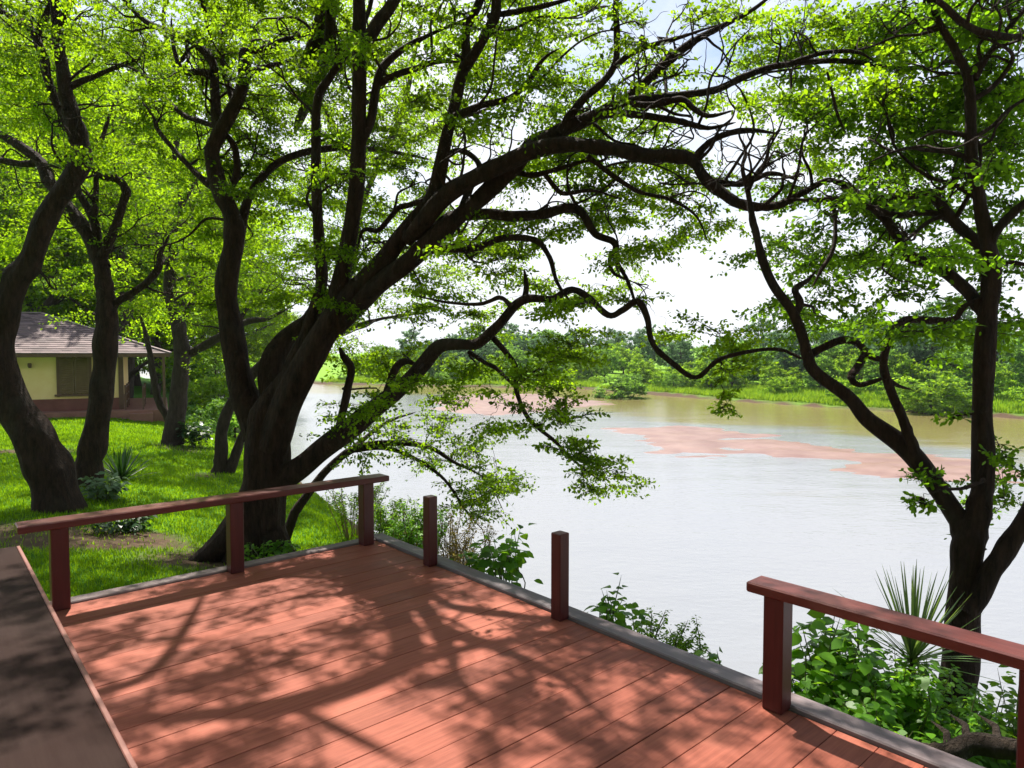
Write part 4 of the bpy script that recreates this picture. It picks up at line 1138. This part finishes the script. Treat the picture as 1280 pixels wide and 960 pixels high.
protoB = forest_tree('woodland_tree', 'tall mid green woodland tree behind the lawn and house', GRP, (-24, 40, -0.6), 15, 5.5, 0.2, LEAF_MAIN, 0.22, 220, 170, 8)
for (px, Y, sc, pr, rz) in ((40, 50, 1.3, 1, 1), (95, 54, 1.25, 0, 2), (135, 48, 1.1, 1, 0.3), (-40, 52, 1.4, 0, 4), (300, 56, 0.95, 0, 5), (250, 62, 1.1, 1, 3),
                            (150, 37.5, 1.25, 0, 2.9), (20, 37, 1.3, 1, 0.6), (30, 58, 1.9, 0, 2.9), (100, 60, 1.9, 1, 3.9), (165, 54, 1.6, 0, 0.9), (-90, 54, 1.9, 1, 2.4), (215, 58, 1.6, 0, 1.9), (-10, 70, 2.0, 1, 0.2),
                            (20, 80, 1.6, 0, 2.2), (150, 76, 1.6, 1, 1.2), (330, 78, 0.95, 0, 0.4), (-110, 62, 1.5, 1, 5.5), (192, 44, 0.8, 0, 3.3), (75, 85, 1.7, 0, 4.1)):
    p = at(px, 440, Y)
    copy_tree((protoA, protoB)[pr], (p[0], p[1], Hz(p[0], p[1]) - 0.2), rz, (sc, sc, sc))
for (x, y, sc, pr, rz, lb) in ((-6.5, -4.0, 0.85, 0, 1.0, 'broad unseen tree added behind the deck on the lawn side to block sky light'), (1.0, -8.0, 1.0, 1, 2.0, 'tall unseen tree added behind the middle of the deck to block sky light'),
                               (8.5, -6.5, 0.9, 0, 4.0, 'broad unseen tree added on the river bank behind the deck to block sky light'), (-12.5, 1.5, 0.9, 1, 5.0, 'tall unseen tree added on the lawn left of the deck to block sky light'),
                               (-2.5, -14.0, 1.2, 0, 0.4, 'tall yellow green unseen tree added far behind the deck to block sky light'), (7.0, -16.0, 1.2, 1, 3.0, 'tall mid green unseen tree added far behind the deck to block sky light')):
    c = copy_tree((protoA, protoB)[pr], (x, y, Hz(x, y) - 0.2), rz, (sc, sc, sc), lb); c['group'] = ''  # added out-of-view trees that block the sky light and deepen the deck shade
for pr, px, Y in ((protoA, 205, 52), (protoB, -60, 62)):
    p = at(px, 440, Y); pr.location = (p[0], p[1], Hz(p[0], p[1]) - 0.2)

# ------------------------------------------------------------------ far bank
GF = 'trees crowding the far bank'
fb = [forest_tree('far_tree', 'rounded dark green tree crowding the far bank', GF, (30, 80, 0), 7.5, 3.2, 0.05, LEAF_FAR, 0.36, 110, 60, 21, limbs_n=5),
      forest_tree('far_tree', 'tall blue green tree rising at the back of the far bank', GF, (30, 85, 0), 9.5, 3.2, 0.08, LEAF_FAR3, 0.38, 120, 60, 33, limbs_n=5),
      forest_tree('far_tree', 'bright green tree among darker ones on the far bank', GF, (30, 90, 0), 7.0, 3.4, 0.02, LEAF_FAR2, 0.36, 110, 60, 47, limbs_n=5)]
bushes = [forest_tree('far_bush', 'low rounded bright green bush at the far water meadow', 'bushes at the far water edge', (30, 70, 0), 3.2, 2.2, 0.0, LEAF_FAR2, 0.26, 60, 60, 52, limbs_n=4),
          forest_tree('far_bush', 'low rounded dull green bush at the far water meadow', 'bushes at the far water edge', (30, 72, 0), 3.6, 2.3, 0.0, LEAF_FAR, 0.26, 60, 60, 64, limbs_n=4)]
used = set()
def put(protos, k, x, y, sc, rz):
    z = Hz(x, y) - 0.15
    key = id(protos[k])
    if key not in used:
        used.add(key); o = protos[k]; o.location = (x, y, z); o.scale = (sc,) * 3; o.rotation_euler = (0, 0, rz)
    else: copy_tree(protos[k], (x, y, z), rz, (sc, sc, sc * random.uniform(0.9, 1.1)))
random.seed(77)
seg = FARSH[2:9]
def along(t):
    L = np.concatenate([[0], np.cumsum(np.linalg.norm(np.diff(seg, axis=0), axis=1))]); q = t * L[-1]
    i = min(np.searchsorted(L, q, 'right') - 1, len(seg) - 2)
    d = seg[i + 1] - seg[i]; u_ = (q - L[i]) / np.linalg.norm(d)
    nrm = np.array([d[1], -d[0]]) / np.linalg.norm(d)
    return seg[i] + d * u_, nrm
for (row, off, n, kinds, s0, s1) in ((0, 8.5, 30, (0, 2, 2, 2, 0), 0.40, 0.62), (1, 13.5, 30, (0, 1, 0, 2, 1), 0.55, 0.75), (2, 20, 30, (1, 0, 1, 1, 2), 0.62, 0.85), (3, 30, 30, (1, 1, 0), 0.66, 0.92), (4, 46, 26, (1, 0, 1), 0.8, 1.1)):
    for i in range(n):
        p, nr = along((i + random.uniform(0.2, 0.8)) / n)
        q = p + nr * (off + random.uniform(-2, 2))
        put(fb, random.choice(kinds), q[0], q[1], random.uniform(s0, s1), random.uniform(0, 6.28))
for i in range(26):
    p, nr = along((i + random.uniform(0.1, 0.9)) / 26)
    q = p + nr * random.uniform(3.2, 6.5)
    put(bushes, random.choice((0, 1)), q[0], q[1], random.uniform(0.35, 0.75), random.uniform(0, 6.28))
for (x, y, sc, k, lb) in ((-10.6, 27.5, 0.55, 1, 'dull green bush on the bank right of the porch'), (-13.6, 34, 0.8, 0, 'bright bush on the bank beyond the porch trunk'),
                          (-16.5, 40, 1.0, 1, 'larger dull green bush farther along the near bank'), (-21, 49, 1.2, 0, 'larger bright bush farthest along the near bank')):
    c = copy_tree(bushes[k], (x, y, Hz(x, y) - 0.2), x, (sc, sc, sc), lb); c['group'] = ''
# the two rounded trees that stand forward of the wood
p = on(778, 492, -2.6)
o = copy_tree(fb[0], (p[0], p[1] + 1, Hz(p[0], p[1] + 1) - 0.2), 1.0, (0.85, 0.85, 0.58), 'rounded grey green tree standing forward on the far shore, left of the meadow'); o['group'] = ''
p = on(1170, 507, -2.4)
o = copy_tree(fb[2], (p[0], p[1] + 1, Hz(p[0], p[1] + 1) - 0.2), 2.0, (0.85, 0.85, 0.52), 'broad bright green tree standing forward beyond the right trunk'); o['group'] = ''

# ------------------------------------------------------------------ grass
def blades(name, P, h, wid, m, bend=0.4):
    n = len(P)
    th = rng.random(n) * 2 * math.pi
    D = np.stack([np.cos(th), np.sin(th), np.zeros(n)], 1); S = np.stack([-np.sin(th), np.cos(th), np.zeros(n)], 1)
    hh = h * rng.uniform(0.5, 1.3, n)
    b0 = P - S * (wid / 2)[:, None]; b1 = P + S * (wid / 2)[:, None]
    tp = P + np.stack([np.zeros(n), np.zeros(n), hh], 1) + D * (hh * bend * rng.uniform(0.2, 1.4, n))[:, None]
    V = np.stack([b0, b1, tp], 1).reshape(-1, 3)
    tn = np.clip(0.5 + 0.3 * vnoise(P[:, 0], P[:, 1], 0.8, 5.0) + rng.normal(0, 0.18, n), 0, 1)
    o = mesh_obj(name, V, np.arange(3 * n).reshape(n, 3), m, attr=tn)
    return tag(o, kind='stuff')
def lawn():
    n = 330000
    # denser close by
    Y = 5.5 + (rng.random(n) ** 1.6) * 24
    X = -0.6 - rng.random(n) * (4 + Y * 0.62)
    P = np.stack([X, Y], 1)
    s = sdist(P, CREST)
    dk = (P - DK[:2])
    M = np.linalg.inv(np.array([A[:2], B[:2]]).T); ij = dk @ M.T
    keep = (s < 1.3) & ~((ij[:, 0] > -0.1) & (ij[:, 1] > -0.1))
    P = P[keep]
    sm = soil_mask(P)
    P = P[rng.random(len(P)) > sm * 0.93]
    z = height(P)
    P3 = np.column_stack([P, z - 0.005])
    d = P[:, 1]
    o = blades('lawn_grass', P3, 0.035 + 0.0016 * d, 0.006 + 0.0011 * d, GRASS)
    tag(o, 'short bright green grass of the lawn', 'grass')
lawn()
def bank_grass():
    P = []
    for _ in range(60000):
        p, nr = along(random.random()); off = 1.2 + random.random() ** 1.3 * 9
        P.append(p + nr * off)
    P = np.array(P); z = height(P)
    o = blades('meadow_grass', np.column_stack([P, z]), np.full(len(P), 0.40), np.full(len(P), 0.10), GRASS_FAR, 0.3)
    tag(o, 'bright green waterside grass along the far bank', 'grass')
bank_grass()

# ------------------------------------------------------------------ shrubs and plants
LEAF8 = np.array([(0, 0), (0.18, 0.30), (0.42, 0.46), (0.72, 0.34), (1.0, 0.0), (0.72, -0.34), (0.42, -0.46), (0.18, -0.30)])
def shrub(name, label, cat, base, n_stems, hgt, spread, leaf, per_stem, m, group=None, seed=0, asp=0.75, droop=0.25, stem_r=0.008, stem_m=None, low=0.25, cup=0.25, bias=(0, 0)):
    random.seed(seed); g = np.random.default_rng(seed)
    base = np.array(base, float)
    root = thing(name, label, cat, base, group)
    st = Bulk(); C, D, N, L, T = [], [], [], [], []
    for k in range(n_stems):
        th = random.uniform(0, 6.28); rr_ = spread * math.sqrt(random.random())
        a = np.array([math.cos(th) * rr_ * 0.3, math.sin(th) * rr_ * 0.3, -0.12])
        e = np.array([math.cos(th) * rr_ + bias[0], math.sin(th) * rr_ + bias[1], hgt * random.uniform(0.55, 1.0) * (1 - 0.25 * (rr_ / max(spread, .01)) ** 2)])
        m_ = (a + e) / 2 + np.array([random.gauss(0, 0.08), random.gauss(0, 0.08), 0.12 * hgt])
        Q = catmull([a, m_, e], 5)
        st.add(*tube(Q, np.linspace(stem_r, stem_r * 0.4, len(Q)), 5))
        t = low + (1 - low) * g.random(per_stem) ** 0.8
        idx = t * (len(Q) - 1); i0 = np.minimum(idx.astype(int), len(Q) - 2)
        pos = Q[i0] + (Q[i0 + 1] - Q[i0]) * (idx - i0)[:, None]
        az = g.random(per_stem) * 6.283
        d = np.stack([np.cos(az), np.sin(az), g.normal(0.15 - droop, 0.25, per_stem)], 1)
        pet = unit(d) * (leaf * g.uniform(0.2, 0.9, per_stem))[:, None]
        C.append(pos + pet); D.append(unit(d)); N.append(unit(np.array([0, 0, 1.0]) + g.normal(0, 0.4, (per_stem, 3))))
        L.append(leaf * g.uniform(0.55, 1.25, per_stem)); T.append(np.clip(0.5 + random.uniform(-.25, .25) + g.normal(0, .2, per_stem), 0, 1))
    st.build('stems', stem_m or STEM, root, np.zeros(3))
    leaves_mesh('foliage', np.vstack(C), np.vstack(D), np.vstack(N), np.concatenate(L), m, root, np.zeros(3), asp=asp, shape=LEAF8, tint=np.concatenate(T), cup=cup)
    return root
STEM = simple_mat('green_stem', (0.06, 0.09, 0.02), (0.12, 0.13, 0.04), 8, 0.6, 0)
STEM_DRY = simple_mat('dry_stem', (0.16, 0.10, 0.05), (0.28, 0.19, 0.10), 8, 0.8, 0)
def gp(px, Y):
    p = at(px, 440, Y); return np.array([p[0], p[1], Hz(p[0], p[1])])
BG = 'leafy bushes below the right railing'
shrub('leafy_bush', 'bright broad leaved bush close beside the right railing post', 'bush', gp(1070, 4.6), 48, 1.25, 0.46, 0.105, 22, LEAF_SHRUB, BG, 3)
shrub('leafy_bush', 'fine leaved bright bush filling the gap under the right rail', 'bush', gp(1120, 4.5), 70, 1.10, 0.62, 0.05, 90, LEAF_SHRUB, BG, 4, asp=0.6)
shrub('leafy_bush', 'glossy mid green bush around the foot of the right tree', 'bush', gp(1200, 4.8), 60, 1.30, 0.62, 0.075, 60, LEAF_SHRUB, BG, 5)
shrub('leafy_bush', 'darker leafy bush at the right frame edge under the rail', 'bush', gp(1275, 4.4), 50, 1.15, 0.55, 0.08, 44, LEAF_RIGHT, BG, 6)
shrub('leafy_bush', 'low bush hugging the kerb below the right rail', 'bush', gp(1090, 3.95), 44, 0.72, 0.45, 0.065, 40, LEAF_SHRUB, BG, 7)
shrub('leafy_bush', 'tall thin bush at the right frame edge beside the leaning limb', 'bush', gp(1300, 5.4), 16, 2.3, 0.5, 0.085, 16, LEAF_RIGHT, BG, 8)
KG = 'small plants peeping over the kerb'
shrub('kerb_plant', 'broad leaved plant beside the kerb between the two bare posts', 'plant', gp(628, 6.5), 16, 1.15, 0.38, 0.12, 12, LEAF_SHRUB, KG, 9, low=0.45)
shrub('kerb_plant', 'small leafy plant beside the kerb just right of the lone post', 'plant', gp(770, 5.5), 12, 0.98, 0.25, 0.095, 10, LEAF_SHRUB, KG, 10, low=0.5)
shrub('kerb_plant', 'pale fine leaved plant by the kerb midway to the right railing', 'plant', gp(838, 5.0), 40, 0.84, 0.28, 0.03, 80, LEAF_FAR2, KG, 12, low=0.5, asp=0.5)
shrub('kerb_plant', 'single leaf sprig by the kerb just left of the right railing', 'plant', gp(898, 4.45), 4, 0.72, 0.08, 0.07, 5, LEAF_SHRUB, KG, 13, low=0.7)
RG = 'scrubby shrubs on the bank beyond the deck corner'
shrub('bank_shrub', 'wispy dark shrub on the bank behind the left railing', 'shrub', gp(440, 10.6), 40, 1.0, 0.55, 0.04, 80, LEAF_MAIN, RG, 14, asp=0.5, stem_m=STEM_DRY)
shrub('bank_shrub', 'yellow green shrub on the bank right of the railing end', 'shrub', gp(490, 9.4), 54, 0.95, 0.5, 0.042, 110, LEAF_FAR2, RG, 15, asp=0.5, stem_m=STEM_DRY)
shrub('bank_shrub', 'dry reddish shrub on the bank behind the first bare post', 'shrub', gp(565, 8.8), 70, 1.15, 0.55, 0.032, 80, LEAF_DRY, RG, 16, asp=0.5, stem_m=STEM_DRY)
shrub('bank_shrub', 'bright green shrub on the bank left of the first bare post', 'shrub', gp(520, 8.6), 40, 1.05, 0.36, 0.045, 80, LEAF_SHRUB, RG, 17, asp=0.6, stem_m=STEM_DRY)
LG = 'small plants on the lawn'
shrub('ground_plant', 'bright leafy clump at the foot of the big trunk', 'plant', gp(322, 7.9), 30, 0.34, 0.38, 0.06, 22, LEAF_SHRUB, LG, 18)
shrub('ground_plant', 'low dark leafy plant on bare soil left of the middle post', 'plant', gp(150, 9.6), 26, 0.28, 0.42, 0.075, 18, LEAF_DARKPLANT, LG, 19)
shrub('ground_plant', 'pale leaved plant between the two left trunks', 'plant', gp(122, 11.6), 20, 0.5, 0.38, 0.12, 12, leaf_mat('leaf_pale', (0.10, 0.17, 0.09), (0.2, 0.28, 0.16), (0.2, 0.34, 0.12), 0.3), LG, 20)
shrub('ground_plant', 'dark leafy sapling beside the porch trunk', 'plant', gp(242, 20.5), 26, 0.9, 0.5, 0.13, 20, LEAF_DARKPLANT, LG, 24)

def blade_plant(name, label, cat, base, n, L0, wid, m, seed, up=(0.2, 1.2), trunk=0.0, skirt=0):
    """a rosette of long folded pointed leaves"""
    g = np.random.default_rng(seed)
    root = thing(name, label, cat, base)
    V, Fc, T = [], [], []
    def leaf(th, el, L, w, sag, o, t):
        d = np.array([math.cos(th) * math.cos(el), math.sin(th) * math.cos(el), math.sin(el)]); sd = np.array([-math.sin(th), math.cos(th), 0]); up_ = np.cross(d, sd) * -1
        prev = None
        for k in range(7):
            t_ = k / 6; ww = w * (0.7 + 0.6 * t_) * (1 - t_) ** 0.7 + 0.0008
            c = o + d * (L * t_) - Z * sag * L * t_ * t_
            i = len(V); V.extend([c - sd * ww + up_ * ww * 0.35, c, c + sd * ww + up_ * ww * 0.35])
            if prev is not None:
                Fc.append((prev, prev + 1, i + 1, i)); Fc.append((prev + 1, prev + 2, i + 2, i + 1)); T.extend([t, t])
            prev = i
    top = Z * trunk
    for k in range(n):
        el = g.uniform(*up); leaf(g.random() * 6.283, el, L0 * g.uniform(0.75, 1.1), wid * g.uniform(0.8, 1.1), g.uniform(0.02, 0.18) * (1.3 - el / 1.57), top + Z * g.uniform(-0.03, 0.03), g.random())
    mesh_obj('leaves', V, Fc, m, root, attr=T)
    if trunk > 0:
        b = Bulk(); b.add(*tube(np.array([-Z * 0.3, Z * trunk * 0.5, Z * (trunk + 0.02)]), [0.075, 0.065, 0.05], 10, 0.2)); b.build('stem', BARK_BG, root, np.zeros(3))
        V, Fc, T = [], [], []
        for k in range(skirt):
            leaf(g.random() * 6.283, g.uniform(-1.45, -0.9), L0 * g.uniform(0.5, 0.8), wid * 0.8, 0.05, top - Z * g.uniform(0.0, 0.12), g.random())
        mesh_obj('dead_leaves', V, Fc, LEAF_DRY, root, attr=T)
    return root
p = gp(1150, 4.75)
ztop = at(1150, 826, 4.75)[2]
blade_plant('yucca_plant', 'spiky yucca with long pointed leaves in front of the right tree', 'yucca', p, 74, 0.66, 0.011, LEAF_SPIKE, 5, (0.05, 1.5), trunk=ztop - p[2], skirt=34)
p = gp(148, 13.8)
blade_plant('strap_plant', 'dark strap leaved clump on the lawn beside the forked tree', 'plant', p, 60, 0.75, 0.03, LEAF_DARKPLANT, 6, (0.3, 1.4))

# fallen log at the kerb, bottom right
a_, b_ = at(1130, 936, 3.85), at(1330, 950, 3.45)
Lg = Tree('fallen_log', 'grey brown fallen log lying beside the kerb under the right rail', 'log', bark=BARK_BG)
m_ = (a_ + b_) / 2 + np.array([0.03, 0.05, 0.03])
Lg.limb([(*a_, 0.03), (*(a_ * 0.7 + b_ * 0.3), 0.055), (*m_, 0.06), (*b_, 0.07)], 12, lump=0.3)
P, r, *_ = Lg.limbs[0]
root = thing('fallen_log', Lg.label, 'log', P[0])
bk = Bulk(); bk.add(*tube(P, r, 12, 0.3, 0.04, 2.0)); bk.build('trunk', BARK_BG, root, P[0])
for k in (0.35, 0.6, 0.8):
    q = P[int(k * (len(P) - 1))]
    bk = Bulk(); bk.add(*tube(np.array([q, q + np.array([0.05, 0.10, 0.05]), q + np.array([0.05, 0.25, 0.04])]), [0.025, 0.018, 0.008], 6)); bk.build('stub', BARK_BG, root, P[0])

# ------------------------------------------------------------------ air
def haze():
    m, n, l, out = new_mat('haze_air')
    v = n.new('ShaderNodeVolumePrincipled')
    v.inputs['Color'].default_value = (0.86, 0.92, 1.0, 1)
    v.inputs['Density'].default_value = 0.0002
    v.inputs['Anisotropy'].default_value = 0.2
    l.new(v.outputs['Volume'], out.inputs['Volume'])
    mb = MB(); mb.box(-430, -130, -14, 340, 530, 24)
    tag(mb.build('haze', m), kind='stuff')
haze()

print('LEAVES', {t.name: getattr(t, 'n_leaves', 0) for t in (T1, T2, T3, T4, T5, T6)})
